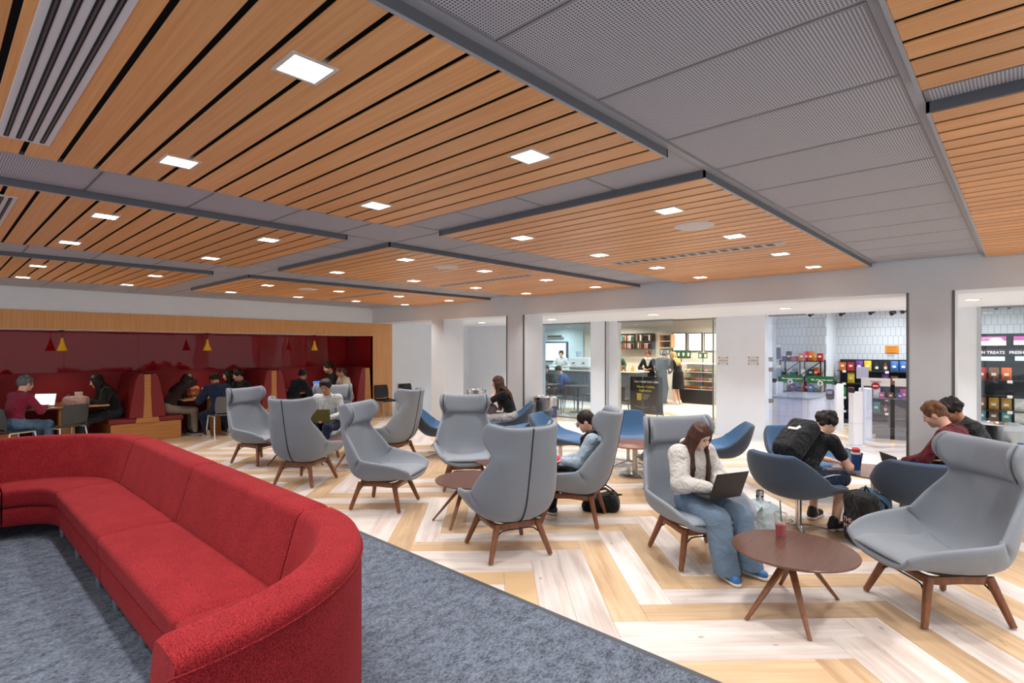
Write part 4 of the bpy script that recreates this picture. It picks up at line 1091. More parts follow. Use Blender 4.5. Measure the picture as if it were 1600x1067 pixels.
# moulded chairs
def moulded_chair(label, loc, deg, seatcol, legcol, group):
    t = thing('moulded_chair', label, 'chair', (loc[0], loc[1], 0), math.radians(deg), group)
    m = M('moulded_' + seatcol, seatcol, .5); ml = M('tube_' + legcol, legcol, .35)
    CH = [(.22, .43, .20, .0), (.16, .45, .215, .005), (0, .445, .22, .012), (-.15, .445, .215, .02), (-.20, .47, .21, .02)]
    S5 = [-1, -.7, -.35, 0, .35, .7, 1]
    a = shell_rows(CH, 2, S5, 2.2); b = shell_rows(CH, 2, S5, 2.2, -.012); MB().slab(a, b).build('seat', m, t, 50)
    CB = [(-.205, .50, .19, .02), (-.225, .58, .205, .03), (-.24, .68, .205, .03), (-.255, .79, .195, .025), (-.26, .82, .17, .02)]
    a = shell_rows(CB, 2, S5, 2.2); b = shell_rows(CB, 2, S5, 2.2, -.012); MB().slab(a, b).build('backrest', m, t, 50)
    for q in (1, -1):
        MB().tube([(-.20, q * .19, .45), (-.212, q * .18, .53)], .012, 8).build('back_post', m, t, 60)
        MB().tube([(.18, q * .20, .43), (.205, q * .215, .22), (.23, q * .225, 0)], .011, 8).build('leg', ml, t, 60)
        MB().tube([(-.16, q * .20, .43), (-.20, q * .215, .22), (-.25, q * .225, 0)], .011, 8).build('leg', ml, t, 60)
        MB().tube([(.18, q * .20, .43), (-.16, q * .20, .43)], .011, 8).build('side_rail', ml, t, 60)
    return t
moulded_chair('dark grey plastic chair with pale legs that the man in maroon sits on', (-11.72, .95), 115, '3a3d3f', 'd9dad8', 'grey plastic booth chairs')
moulded_chair('dark grey plastic chair pushed in at the left booth table', (-11.82, 1.62), 205, '3a3d3f', 'd9dad8', 'grey plastic booth chairs')
moulded_chair('grey plastic chair with white legs that the person in navy sits on', (-11.62, 4.02), 180, '55565a', 'dcdcda', 'grey plastic booth chairs')
moulded_chair('left one of two black chairs standing against the white corridor wall', (-11.86, 8.0), 0, '131416', '9a9896', 'black chairs by the wall')
moulded_chair('right one of two black chairs standing against the white corridor wall', (-11.86, 8.75), 0, '131416', '9a9896', 'black chairs by the wall')

# ------------------------------------------------------------------ corridor and shop fronts (y = YS)
tag(MB().box(XW - .1, XW, YW + .58, YS + .1, 0, ZH).build('wall_corridor_left', m_white), kind='structure')
tag(MB().box(-16.6, -9.29, YS, YS + .15, 0, ZH).build('wall_corridor_back', m_white), kind='structure')
tag(MB().box(-12.2, 6, YS, YS + .15, ZH, 3.1).build('wall_shopfront_header', m_ceilwhite), kind='structure')
c_ = MB().box(-7.66, -7.25, YS - .12, YS + .3, 0, ZH).build('wall_shopfront_pier_1', m_white); tag(c_, kind='structure')
MB().box(-7.25, -7.235, YS - .125, YS - .09, 0, ZH).build('corner_guard', m_corner, c_)
c_ = MB().box(-4.62, -3.66, YS - .02, YS + .4, 0, ZH).build('wall_shopfront_pier_2', m_white); tag(c_, kind='structure')
MB().box(-4.625, -3.655, YS - .035, YS + .41, 0, .10).build('base_board', m_white, c_)
c_ = MB().box(-.76, -.53, YS - .02, YS + .3, 0, ZH).build('wall_shopfront_pier_3', m_white); tag(c_, kind='structure')
g_clear = glass('storefront_glass', (.96, .98, .98), .10)
g_blue = glass('cafe_blue_glass', (.80, .92, 1.0), .10, .03)
m_alu = M('storefront_aluminium', '8f9296', .3, .8)
def window(n, panes, y, z0, z1, mat):
    o = empty('window_%d' % n, (0, 0, 0)); tag(o, kind='structure')
    for a, b in panes: MB().box(a + .003, b - .003, y, y + .012, z0, z1).build('pane', mat, o)
    a, b = panes[0][0], panes[-1][1]
    MB().box(a, b, y - .02, y + .03, z1, z1 + .03).build('head_channel', m_alu, o); MB().box(a, b, y - .02, y + .03, 0, z0).build('sill_channel', m_alu, o)
    return o
window(1, [(-9.29, -8.42), (-8.42, -7.66)], YS + .02, .03, ZH - .03, g_blue)
window(2, [(-6.975, -6.33), (-6.33, -5.6)], YS + .02, .03, ZH - .03, g_clear)
c_ = MB().box(-7.235, -6.975, YS, YS + .15, 0, ZH).build('wall_shopfront_pier_4', m_white); tag(c_, kind='structure')
# glazed door of the cafe, standing open
dr = empty('door_1', (-4.70, YS + .03, 0), math.radians(105)); tag(dr, kind='structure')
MB().box(0, .85, -.006, .006, .01, ZH - .06).build('pane', glass('door_glass', (.80, .90, .88), .2), dr)
MB().box(-.01, .01, -.015, .015, 0, ZH).build('stile', m_alu, dr); MB().cyl((.78, -.05, .8), (.78, -.05, 1.3), .012).build('handle', m_steel, dr, 40)
o = window(3, [(-.50, .55), (.55, 1.7), (1.7, 3.0)], YS + .02, .03, ZH - .03, g_clear)
MB().box(-.53, -.48, YS - .03, YS + .05, 0, ZH).build('stile', M('stile_steel', 'c4c6c8', .25, .9), o)
# ---- cafe interior
YC = 17.6
m_cafewall = M('cafe_wall', 'd8d2c6', .7); m_cafedark = M('cafe_ceiling', '6b6763', .8)
m_blueplaster = M('cafe_blue_wall', 'c6dde6', .7)
tag(MB().box(-16.6, -4.4, YC, YC + .1, 0, 3).build('wall_cafe_back', m_cafewall), kind='structure')
tag(MB().box(-16.6, -4.4, YS + .15, YC, 2.72, 2.8).build('ceiling_cafe', m_cafedark), kind='structure')
tag(MB().box(-16.6, -12.6, YC - .05, YC, 0, 2.8).build('wall_cafe_blue', m_blueplaster), kind='structure')
tag(MB().box(-4.5, -4.42, YS + .15, YC, 0, 3).build('wall_cafe_shop', m_white), kind='structure')
tag(MB().box(-16.7, -16.6, YS, YC, 0, 3).build('wall_cafe_left', m_blueplaster), kind='structure')
for x, y in ((-6.2, 13.2), (-6.4, 15.6), (-8.4, 14.0), (-9.6, 16.0), (-11, 13.6), (-4.9, 16.2), (-7.6, 16.4), (-10.6, 16.6), (-12.4, 15.0), (-9.6, 12.6), (-13.6, 16.6), (-14.6, 15.2)):  # unseen lights added to brighten the cafe interior
    downlight(x, y, 2.715, CAFE_W, 'unseen ceiling light added to brighten the cafe behind the glass', 'added cafe fill lights', col=(1, .9, .76), spread=160)
def at_y(px, py, Y):
    """point on the plane y = Y seen at photo pixel px, py (calibrated camera)"""
    u = (px - 800) / 856; d = Y / (.7307 + .6828 * u)
    return Vector((d * (-.6828 + .7307 * u), Y, 1.75 - (py - 545) / 856 * d))
def rect_y(px0, py0, px1, py1, Y):
    a = at_y((px0 + px1) / 2, (py0 + py1) / 2, Y); l = at_y(px0, py0, Y); r = at_y(px1, py1, Y)
    return l.x, r.x, r.z if r.z < l.z else l.z, l.z if r.z < l.z else r.z
# menu boards
for k, (p0, p1) in enumerate(((1051, 1072), (1075, 1097), (1100, 1122))):
    x0, x1, z0, z1 = rect_y(p0, 520, p1, 549, YC - .055)
    t = thing('menu_board', '%s bright menu board on the cafe back wall' % ['left', 'middle', 'right'][k], 'menu board', ((x0 + x1) / 2, YC - .055, (z0 + z1) / 2), group='bright menu boards')
    w2, h2 = (x1 - x0) / 2, (z1 - z0) / 2
    MB().box(-w2, w2, 0, .05, -h2, h2).build('frame', M('menu_frame', '3a2a22', .6), t)
    MB().box(-w2 + .03, w2 - .03, -.006, 0, -h2 + .03, h2 - .03).build('panel', M('menu_glow', 'ffffff', .6, emit='fff4e4', estr=1.6), t)
    for j in range(7):
        zz = h2 - .10 - j * (2 * h2 - .16) / 7; MB().box(-w2 + .08, (-w2 + .08 + (2 * w2 - .18) * [.9, .6, .8, .5, .85, .7, .4][j]), -.008, -.006, zz - .008, zz + .004).build('menu_line', M('menu_print', 'b9b0a5', .7), t)
# cup shelves
x0, x1, z0, z1 = rect_y(966, 522, 1016, 545, YC - .35)
t = thing('cup_shelf', 'dark wooden wall shelf full of cups and bottles in the cafe', 'shelf', ((x0 + x1) / 2, YC - .2, (z0 + z1) / 2))
w2, h2 = (x1 - x0) / 2, (z1 - z0) / 2; m_dw = M('cafe_dark_wood', '2f2520', .6)
MB().box(-w2, w2, .16, .18, -h2, h2).build('back', m_dw, t)
for z in (-h2, 0, h2): MB().box(-w2, w2, -.14, .16, z - .012, z + .012).build('board', m_dw, t)
for k in range(5): MB().box(-w2 + k * w2 / 2 - .01, -w2 + k * w2 / 2 + .01, -.14, .16, -h2, h2).build('divider', m_dw, t)
cupcols = [('black', '1c1c1e'), ('teal', '4f9c98'), ('white', 'e8e4dc'), ('brown', '8a5a3c'), ('pink', 'd8a89a'), ('green', '2f6a4c')]
rc = random.Random(11)
for r_ in range(2):
    for k in range(14):
        nm_, cc_ = cupcols[rc.randrange(6)]
        c = thing('tumbler', '%s tumbler, %s from the left on the %s cafe cup shelf board' % (nm_, ORD[k], ['lower', 'upper'][r_]), 'cup', ((x0 + x1) / 2 - w2 + .09 + k * (2 * w2 - .18) / 13, YC - .24, (z0 + z1) / 2 + (-h2 if r_ == 0 else 0) + .012), group='tumblers on the cafe shelf')
        hh = .17 + .05 * rc.random()
        MB().lathe([(.028, 0), (.038, hh * .9), (.04, hh)], n=10).build('cup', M('tumbler_' + nm_, cc_, .35), c, 40)
        MB().lathe([(.041, hh), (.036, hh + .02), (.012, hh + .024)], n=10).build('lid', M('tumbler_lid', 'dadada', .4), c, 40)
x0, x1, z0, z1 = rect_y(1030, 523, 1048, 543, YC - .35)
t = thing('wall_cabinet', 'small open wooden cabinet between cup shelf and menu boards in cafe', 'cabinet', ((x0 + x1) / 2, YC - .2, (z0 + z1) / 2)); w2, h2 = (x1 - x0) / 2, (z1 - z0) / 2
MB().box(-w2, w2, .16, .18, -h2, h2).build('back', m_dw, t)
for z in (-h2, 0, h2): MB().box(-w2, w2, -.14, .16, z - .015, z + .015).build('board', M('cafe_pale_wood', 'c99a63', .5), t)
for s in (-1, 1): MB().box(s * w2 - .015, s * w2 + .015, -.14, .16, -h2, h2).build('side', M('cafe_pale_wood', 'c99a63', .5), t)
# counter, pastry case
tag(MB().box(-12.6, -8.75, 15.0, 15.7, 0, 1.0, c=.01).build('service_counter', M('counter_front', '4a525a', .5), None), 'dark cafe service counter behind the chalkboard', 'counter')
tag(MB().box(-12.65, -8.72, 14.95, 15.75, 1.0, 1.04, c=.008).build('counter_top', M('counter_stone', 'c9c3ba', .35), None), 'pale stone counter top on the dark cafe counter', 'counter top')
t = thing('pastry_case', 'lit glass pastry display case in the cafe', 'display case', (-7.6, 17.05, 0))
MB().box(-.62, 0.85, -.35, .35, 0, .45).build('plinth', M('case_black', '1b1a1a', .5), t)
MB().box(-.62, 0.85, .30, .35, .45, 1.32).build('back', M('case_grey', 'b9b6ae', .5), t)
for z in (.45, .72, 1.0, 1.30): MB().box(-.62, 0.85, -.33, .32, z, z + .015).build('shelf', M('case_shelf', 'd8d6d0', .4), t)
MB().box(-.62, 0.85, -.36, -.35, .45, 1.34).build('front_glass', glass('case_glass', (.97, .98, .98), .08), t)
MB().box(-.6, 0.83, -.30, -.26, 1.27, 1.295).build('light_tube', M('case_light', 'ffffff', .5, emit='fff0d8', estr=8), t)
food = [('golden croissant', 'c98a3c'), ('pink frosted cake', 'd98a9a'), ('orange fruit cup', 'd97b2c'), ('white sandwich', 'e4d8c2'), ('brown muffin', '7d4a24'), ('green salad box', '6c8f4a')]
for r_, z in enumerate((.735, 1.015, .465)):
    for k in range(9):
        nm_, cc_ = food[rc.randrange(6)]
        f = Blob().ell((0, 0, .045), (.09, .07, .05), None, .01).ell((.03, .02, .07), (.05, .05, .04), None, .02)
        o = f.build('pastry', M('food_' + cc_, cc_, .6), None, .02) if False else MB().ball((0, 0, .045), (.10, .08, .05), 10, 6).box(-.11, .11, -.10, .10, 0, .01).build('pastry', M('food_' + cc_, cc_, .6), None, 60)
        o.location = (-7.6 - .5 + k * .145, 16.97, z); tag(o, '%s, %s from left on the %s pastry case shelf' % (nm_, ORD[k], ['middle', 'upper', 'lower'][r_]), 'food', 'food in the pastry case')
# green price boards hanging over the counter
for px0, py0, px1, py1, lb in ((1031, 545, 1046, 554, 'left'), (1050, 547, 1079, 560, 'wide middle'), (1091, 551, 1105, 560, 'right')):
    x0, x1, z0, z1 = rect_y(px0, py0, px1, py1, 16.9)
    t = thing('promo_sign', '%s small dark green promotion sign above the cafe counter' % lb, 'sign', ((x0 + x1) / 2, 16.9, (z0 + z1) / 2), group='dark green cafe signs'); w2, h2 = (x1 - x0) / 2, (z1 - z0) / 2
    MB().box(-w2, w2, 0, .02, -h2, h2).build('board', M('sign_green', '1f4a38', .5), t)
    for k in range(max(2, int(w2 / .08))):
        MB().lathe([(.03, -.06), (.038, .05)], (0, 0, 0), 8).build('print', M('print_cream', 'd9cfae', .7), t, 40, loc=(-w2 + .07 + k * (2 * w2 - .12) / max(1, int(w2 / .08) - 1 or 1) * .95, -.002, 0)).scale = (1, .03, 1)
    MB().box(-.01, .01, 0, .02, -(z0 + z1) / 2, -h2).build('post', m_black, t)
# chalkboard
xa, xb, za, zb = rect_y(988, 589, 1033, 648, 12.75)
t = thing('chalkboard_sign', 'black chalkboard sidewalk sign with white and yellow lettering inside the cafe glass', 'chalkboard', ((xa + xb) / 2, 12.75, 0), math.radians(8))
w2 = (xb - xa) / 2; hz = max(za, zb)
MB().box(-w2, w2, -.012, .012, .08, hz, c=.004).build('board', M('chalkboard_black', '23252a', .75, noise=.15, nscale=8), t)
for x0, x1, z0, z1 in ((-w2 - .02, w2 + .02, hz - .01, hz + .02), (-w2 - .02, w2 + .02, .06, .09), (-w2 - .02, -w2 + .01, .06, hz), (w2 - .01, w2 + .02, .06, hz)): MB().box(x0, x1, -.02, .02, z0, z1).build('frame', m_black, t)
for q in (-1, 1): MB().tube([(q * w2 * .7, 0, .1), (q * w2 * .7, -.03, 0)], .012).build('leg', m_black, t); MB().tube([(q * w2 * .8, .02, hz - .05), (q * w2 * .8, .32, 0)], .012).build('rear_leg', m_black, t)
m_chalk = M('chalk_white', 'e9e9e6', .9); m_chalky = M('chalk_yellow', 'e3d04a', .9)
FR = (PI / 2, 0, 0)
text('lettering', 'Start Vanilla Early Latte', .068, m_chalk, t, (0, -.014, hz - .11), FR, bold=.003); text('lettering', 'Mango Cubita', .085, m_chalky, t, (-.02, -.014, hz - .24), FR, bold=.003); text('lettering', 'Refresher', .085, m_chalky, t, (-.02, -.014, hz - .34), FR, bold=.003)
MB().prism([(-.055, -.09), (.055, -.09), (.07, .09), (-.07, .09)], 0, .002, Matrix.Translation((-.19, -.013, hz - .50)) @ Matrix.Rotation(PI / 2, 4, 'X')).build('drink_drawing', m_chalky, t)
for k in range(4): MB().box(-.08, .10 - .02 * k, -.0145, -.0135, hz - .45 - k * .035, hz - .442 - k * .035).build('chalk_line', m_chalk, t)
MB().tube([(-.3 + k * .03, -.014, .24 + .015 * math.sin(k * 1.1)) for k in range(14)], .003, 4).build('chalk_line', m_chalk, t)
MB().tube([(.2 + .05 * math.cos(k * .5), -.014, .22 + .05 * math.sin(k * .5)) for k in range(14)], .003, 4).build('chalk_line', m_chalk, t)
# jars and bottles on the counter
for k in range(16):
    nm_, cc_ = [('yellow bag', 'd9b23c'), ('amber bottle', '9a6a2c'), ('green bottle', '3f6a4a'), ('white cup', 'e8e4dc'), ('blue bottle', '4f7fa8')][rc.randrange(5)]
    o = MB().lathe([(.035, 0), (.04, .02), (.04, .12), (.02, .16), (.018, .2), (.0001, .2)], n=10).build('bottle', M('goods_' + cc_, cc_, .4), None, 40)
    o.location = (-10.4 + k * .1, 15.2 + .06 * (k % 2), 1.04); tag(o, '%s, %s from the left on the cafe counter' % (nm_, (ORD + ['fifteenth', 'sixteenth'])[k]), 'bottle', 'goods on the cafe counter')
# lower cafe left: window picture, lamp bar, espresso machine, dining table and chairs
x0, x1, z0, z1 = rect_y(851, 534, 886, 566, YC - .12)
t = thing('lit_picture', 'large bright framed picture on the blue cafe wall', 'picture', ((x0 + x1) / 2, YC - .12, (z0 + z1) / 2)); w2, h2 = (x1 - x0) / 2, (z1 - z0) / 2
MB().box(-w2, w2, 0, .05, -h2, h2).build('frame', M('picture_frame', '4a535c', .5), t); MB().box(-w2 + .06, w2 - .06, -.008, 0, -h2 + .06, h2 - .06).build('print', M('picture_bright', 'eef3f6', .6, noise=.08, nscale=2, emit='eef6ff', estr=.7), t)
t = thing('picture_light', 'dark bar lamp above the bright cafe picture', 'lamp', ((x0 + x1) / 2, YC - .12, (z0 + z1) / 2 + h2 + .22)); MB().box(-.35, .35, -.12, -.04, -.03, .03, c=.01).build('bar', m_black, t); MB().box(-.02, .02, -.06, .05, -.02, .02).build('arm', m_black, t)
t = thing('espresso_machine', 'white and steel coffee machine on the cafe counter behind blue glass', 'coffee machine', (-10.95, 15.3, 1.04)); MB().box(-.4, .4, -.25, .25, .08, .42, c=.03).build('body', M('machine_white', 'dfe4e8', .3), t); MB().box(-.4, .4, -.28, .25, 0, .08).build('drip_tray', m_steel, t); MB().cyl((-.2, 0, .42), (-.2, 0, .62), .09, .12).build('hopper', M('hopper_clear', 'b8c8d2', .2), t, 40)
for q in (-.2, .2): MB().cyl((q, -.27, .24), (q, -.40, .22), .018).build('handle', m_black, t, 40)
def dining_chair(label, loc, deg, arm=False):
    t = thing('dining_chair', label, 'chair', (loc[0], loc[1], 0), math.radians(deg), 'dark cafe chairs'); m = M('cafe_chair', '3b3735', .5)
    MB().box(-.22, .22, -.22, .22, .42, .47, c=.015).build('seat', m, t)
    for x in (-.19, .19):
        for y in (-.19, .19): MB().tube([(x, y, .43), (x * 1.12, y * 1.12, 0)], [.018, .012], 8).build('leg', m, t)
    if arm: 
        rows = [[Vector((-.22 * math.cos(a) * 1.05, .25 * math.sin(a), z)) for a in [(-1.9 + .38 * i) for i in range(11)]] for z in (.47, .62, .80)]
        rb = [[Vector((p.x * .85, p.y * .85, p.z)) for p in r] for r in rows]; MB().slab(rows, rb).build('backrest', m, t, 60)
    else:
        for y in (-.18, .18): MB().tube([(-.2, y, .45), (-.25, y, .86)], .014, 8).build('back_post', m, t)
        MB().box(-.265, -.235, -.2, .2, .72, .86, c=.008).build('backrest', m, t)
    return t
t = thing('cafe_table', 'dark square cafe table just behind the blue glass', 'table', (-10.05, 12.0, 0)); MB().box(-.38, .38, -.38, .38, .71, .75, c=.006).build('table_top', M('cafe_table_dark', '3e3a38', .4), t)
for x in (-.33, .33):
    for y in (-.33, .33): MB().box(x - .02, x + .02, y - .02, y + .02, 0, .71).build('leg', M('cafe_table_dark', '3e3a38', .4), t)
t = thing('cafe_table', 'dark round cafe table behind the right half of the blue glass', 'table', (-9.0, 12.3, 0)); MB().lathe([(.36, .70), (.38, .72), (.38, .735), (.0001, .735)], n=32).build('table_top', M('cafe_table_dark', '3e3a38', .4), t, 40); MB().cyl((0, 0, .02), (0, 0, .7), .03).build('column', m_black, t, 40); MB().lathe([(.24, 0), (.24, .015), (.04, .03)], n=24).build('base_disc', m_black, t, 40)
dining_chair('rounded dark cafe armchair by the square table behind blue glass', (-9.65, 12.78), 200, True)
dining_chair('dark slatted cafe chair at the round table, left side', (-9.38, 11.75), 30)
dining_chair('dark slatted cafe chair at the round table, far side', (-9.0, 13.0), -95)
dining_chair('dark cafe armchair behind the chalkboard at the clear glass', (-7.6, 12.1), 60, True)
# ================================================================== SHOP (behind the right part of the corridor)
def tilemat(name, col, mortar, bw, bh):
    m, nt, b = newmat(name)
    tc = node(nt, 'ShaderNodeTexCoord'); mp = node(nt, 'ShaderNodeMapping'); link(nt, tc.outputs['Object'], mp.inputs[0])
    mp.inputs['Rotation'].default_value = (-PI / 2, 0, 0)
    br = node(nt, 'ShaderNodeTexBrick'); link(nt, mp.outputs[0], br.inputs['Vector'])
    br.inputs['Color1'].default_value = srgb(col); br.inputs['Color2'].default_value = srgb(col); br.inputs['Mortar'].default_value = srgb(mortar)
    br.inputs['Scale'].default_value = 1; br.inputs['Brick Width'].default_value = bw; br.inputs['Row Height'].default_value = bh; br.inputs['Mortar Size'].default_value = .005
    link(nt, br.outputs['Color'], b.inputs['Base Color']); b.inputs['Roughness'].default_value = .3
    bp = node(nt, 'ShaderNodeBump'); bp.inputs['Strength'].default_value = .4; bp.inputs['Distance'].default_value = .004; bp.invert = True
    link(nt, br.outputs['Fac'], bp.inputs['Height']); link(nt, bp.outputs[0], b.inputs['Normal'])
    return m
m_tile = tilemat('shop_tile', 'd5dade', 'aab0b6', .10, .205)
YF = 15.2
tag(MB().box(-4.42, -3.35, 14.2, 14.3, 0, 3.0).build('wall_shop_nook', m_tile), kind='structure')
tag(MB().box(-3.45, -3.35, 14.3, YF, 0, 3.0).build('wall_shop_return', m_white), kind='structure')
tag(MB().box(-3.35, 4, YF, YF + .1, 0, 3.0).build('wall_shop_back', m_tile), kind='structure')
tag(MB().box(-3.7, 5, YS + .15, YF, 2.78, 2.85).build('ceiling_shop', m_ceilwhite), kind='structure')
for x, y in ((-2.6, 12.3), (-1.2, 12.6), (-2.2, 14.2), (.6, 12.2), (-.4, 14.0), (1.8, 12.2)):
    d_ = downlight(x, y, 2.775, SHOP_W, 'ceiling light inside the white tiled shop', 'shop ceiling lights', col=(.92, .96, 1), spread=160)
# security cameras
for k, (px, py) in enumerate(((1268, 492), (1316, 491), (1362, 489), (1395, 490), (1412, 487), (1557, 480), (1577, 479))):
    p = at_y(px, py, YS + .9); t = thing('security_camera', 'small black ceiling camera in the shop, %s from the left' % ORD[k], 'camera', (p.x, p.y, p.z), group='black shop cameras')
    MB().cyl((0, 0, .05), (0, 0, 2.78 - p.z), .012).build('stem', m_black, t); MB().ball((0, 0, .03), (.06, .05, .045)).build('housing', m_black, t, 60); MB().cyl((.0, -.05, .01), (0, -.11, -.01), .03, .035).build('lens_hood', m_black, t, 40)
# wall posters
x0, x1, z0, z1 = rect_y(1383, 540, 1404, 552, YF - .02)
t = thing('orange_notice', 'orange notice sheet on the white shop tiles', 'poster', ((x0 + x1) / 2, YF - .02, (z0 + z1) / 2)); w2, h2 = (x1 - x0) / 2, (z1 - z0) / 2
MB().box(-w2, w2, 0, .012, -h2, h2).build('sheet', M('notice_orange', 'd98a24', .6), t)
for k in range(4): MB().box(-w2 * .7, w2 * .7 * [.9, .6, .8, .5][k], -.002, 0, h2 * .55 - k * .06 - .012, h2 * .55 - k * .06).build('print', M('notice_print', 'b5601a', .7), t)
for k, (a, b, c, d) in enumerate(((1213, 537, 1220, 561), (1213, 570, 1220, 588))):
    x0, x1, z0, z1 = rect_y(a, b, c, d, YS + .05)
    t = thing('door_notice', '%s slim notice on the glass beside the shop gate' % ['upper', 'lower'][k], 'poster', ((x0 + x1) / 2, YS + .05, (z0 + z1) / 2), group='slim door notices'); w2, h2 = (x1 - x0) / 2, (z1 - z0) / 2
    MB().box(-w2, w2, 0, .006, -h2, h2).build('sheet', M('notice_blue%d' % k, ['5f648c', '8fb0c8'][k], .6), t); MB().box(-w2, w2, -.002, 0, h2 * .5, h2 * .95).build('header', M('notice_white', 'ecebea', .6), t)
# fixed glass of the shop front and its patch fittings
o = window(4, [(-3.60, -2.95)], YS + .02, .03, ZH - .03, glass('shop_glass', (.95, .96, .99), .12))
for z in (.15, .75, 1.35, 1.55): MB().box(-3.60, -3.53, YS, YS + .05, z - .04, z + .04).build('patch_fitting', m_steel, o)
# products
def bagmesh(n, m):
    rows = []
    for i, z in enumerate((0, .02, .06, .12, .18, .225, .25)):
        f = (0, .25, .8, 1, .85, .3, 0)[i]; rows.append([Vector((.075 * math.cos(a), .032 * f * math.sin(a) + (.0015 * math.sin(a)), z)) for a in [2 * PI * k / 12 for k in range(12)]])
    g = MB().grid(rows, True); return g.mesh(n, m, 60)
CATS = {'bag': 'snack bag', 'box': 'box', 'bottle': 'bottle', 'tub': 'tub'}
COLS = {'orange': 'd9641e', 'yellow': 'e0c026', 'red': 'b32226', 'pink': 'd2468c', 'green': '2f9a5c', 'blue': '3a6fb5', 'white': 'e6e4e0', 'purple': '6a3d8c', 'brown': '7a4a2a', 'teal': '2f8f8f', 'black': '26262a', 'gold': 'b98a2a'}
_pm = {}
def product(kind, col, loc, where, group, s=1.0, deg=0):
    key = (kind, col)
    if key not in _pm:
        m = M('pack_col_' + col, COLS[col], .35, noise=.25, nscale=14)
        if kind == 'bag': me = bagmesh('snack_bag', m)
        elif kind == 'box': me = MB().box(-.07, .07, -.03, .03, 0, .20, c=.003).mesh('box', m)
        elif kind == 'bottle': me = MB().lathe([(.03, 0), (.034, .02), (.034, .13), (.015, .18), (.015, .21), (.0001, .21)], n=12).mesh('bottle', m, 40)
        else: me = MB().lathe([(.05, 0), (.062, .10), (.066, .105), (.066, .12), (.0001, .12)], n=14).mesh('tub', m, 40)
        p = MB().box(-.035, .035, -.0335, -.031, .09, .14).mesh('pack_label', M('pack_label_white', 'e9e4d8', .5)) if kind != 'bottle' else MB().lathe([(.0345, .05), (.0345, .11)], n=12, cap=False).mesh('pack_label', M('pack_label_white', 'e9e4d8', .5))
        _pm[key] = (me, p)
    me, p = _pm[key]
    o = inst(me, {'bag': 'snack_bag', 'box': 'snack_box', 'bottle': 'drink_bottle', 'tub': 'snack_tub'}[kind], None, loc, math.radians(deg), (s, s, s))
    inst(p, 'pack_label', o)
    tag(o, '%s %s %s' % (col, CATS[kind], where), CATS[kind], group)
    return o
m_peg = M('pegboard_black', '1d2128', .6); m_tagw = M('price_tag_white', 'f0eeea', .6)
def shelf_unit(name, label, x0, x1, y, ztop, shelves, depth=.4):
    t = thing(name, label, 'shelf unit', ((x0 + x1) / 2, y, 0)); w2 = (x1 - x0) / 2
    MB().box(-w2, w2, -.03, 0, .08, ztop).build('back_panel', m_peg, t)
    MB().box(-w2, w2, -depth, 0, 0, .10).build('kick_base', m_peg, t)
    for z in shelves:
        MB().box(-w2, w2, -depth, -.03, z - .02, z).build('shelf', m_peg, t)
        for k in range(max(2, int(2 * w2 / .42))): MB().box(-w2 + .12 + k * .42, -w2 + .19 + k * .42, -depth - .006, -depth, z - .045, z + .005).build('price_tag', m_tagw, t)
    for k in range(int(2 * w2 / 1.0) + 2):
        xx = min(-w2 + k * 1.0, w2); MB().box(xx - .012, xx + .012, -.045, -.03, .08, ztop).build('upright', M('upright_dark', '2c3038', .5), t)
    return t
rp = random.Random(5)
# far wall of the shop seen through the gate
shelf_unit('snack_wall', 'long black pegboard snack wall along the back of the tiled shop', -3.25, -.9, YF - .01, 1.50, (.30, .62, .95, 1.24))
keys = list(COLS)
for r_, z in enumerate((.30, .62, .95, 1.24)):
    n = 13
    for k in range(n):
        if rp.random() < (.35 if z > .9 else .12): continue
        c = keys[rp.randrange(11)]; kd = 'bag' if rp.random() < .7 else ('box' if rp.random() < .6 else 'bottle')
        product(kd, c, (-3.15 + k * .17, YF - .28 - .04 * rp.random(), z), '%s from left on the %s row of the back snack wall' % ((ORD)[k], ['bottom', 'lower middle', 'upper middle', 'top'][r_]), 'snacks on the back shop wall', .95)
# low display in front of it
t = thing('display_plinth', 'low dark display plinth standing on the shop floor', 'display stand', (-1.75, 13.0, 0)); MB().box(-.45, .6, -.3, .3, .08, .22, c=.005).build('deck', M('plinth_dark', '3a3733', .5), t); MB().box(-.38, .53, -.24, .24, 0, .08).build('foot', m_black, t); MB().box(-.2, .3, -.05, .05, .22, .75).build('riser', M('plinth_dark', '3a3733', .5), t)
for k in range(3): MB().box(-.4, .5, -.25, .1, .75 + .0 * k, .77).build('tray', m_peg, t) if k == 0 else None
for k in range(6): product('box', ['pink', 'brown', 'purple', 'orange', 'blue', 'red'][k], (-2.05 + k * .15, 12.87, .77), '%s from left on the low display plinth' % ORD[k], 'boxes on the display plinth', .6)
# rack in the nook
t = thing('wire_rack', 'black metal rack with diagonal braces full of snacks in the tiled nook', 'rack', (-3.72, 13.75, 0))
for x in (-.42, 0, .42):
    for y in (-.18, .18): MB().box(x - .014, x + .014, y - .014, y + .014, .7, 1.5).build('post', m_black, t)
for z in (.78, 1.12, 1.48): MB().box(-.44, .44, -.2, .2, z - .02, z).build('shelf', m_black, t)
for x in (-.42, 0):
    MB().tube([(x, -.19, 1.14), (x + .42, -.19, 1.46)], .012, 6).build('brace', m_black, t); MB().tube([(x + .42, -.19, .80), (x, -.19, 1.10)], .012, 6).build('brace', m_black, t)
for r_, z in enumerate((.78, 1.12, 1.48)):
    for k in range(9):
        c = keys[rp.randrange(11)]; product(['bag', 'box', 'tub'][rp.randrange(3)], c, (-4.10 + k * .095, 13.70 + .05 * (k % 2), z), '%s from left on the %s shelf of the black rack' % (ORD[k], ['lower', 'middle', 'top'][r_]), 'snacks on the black rack', .85)
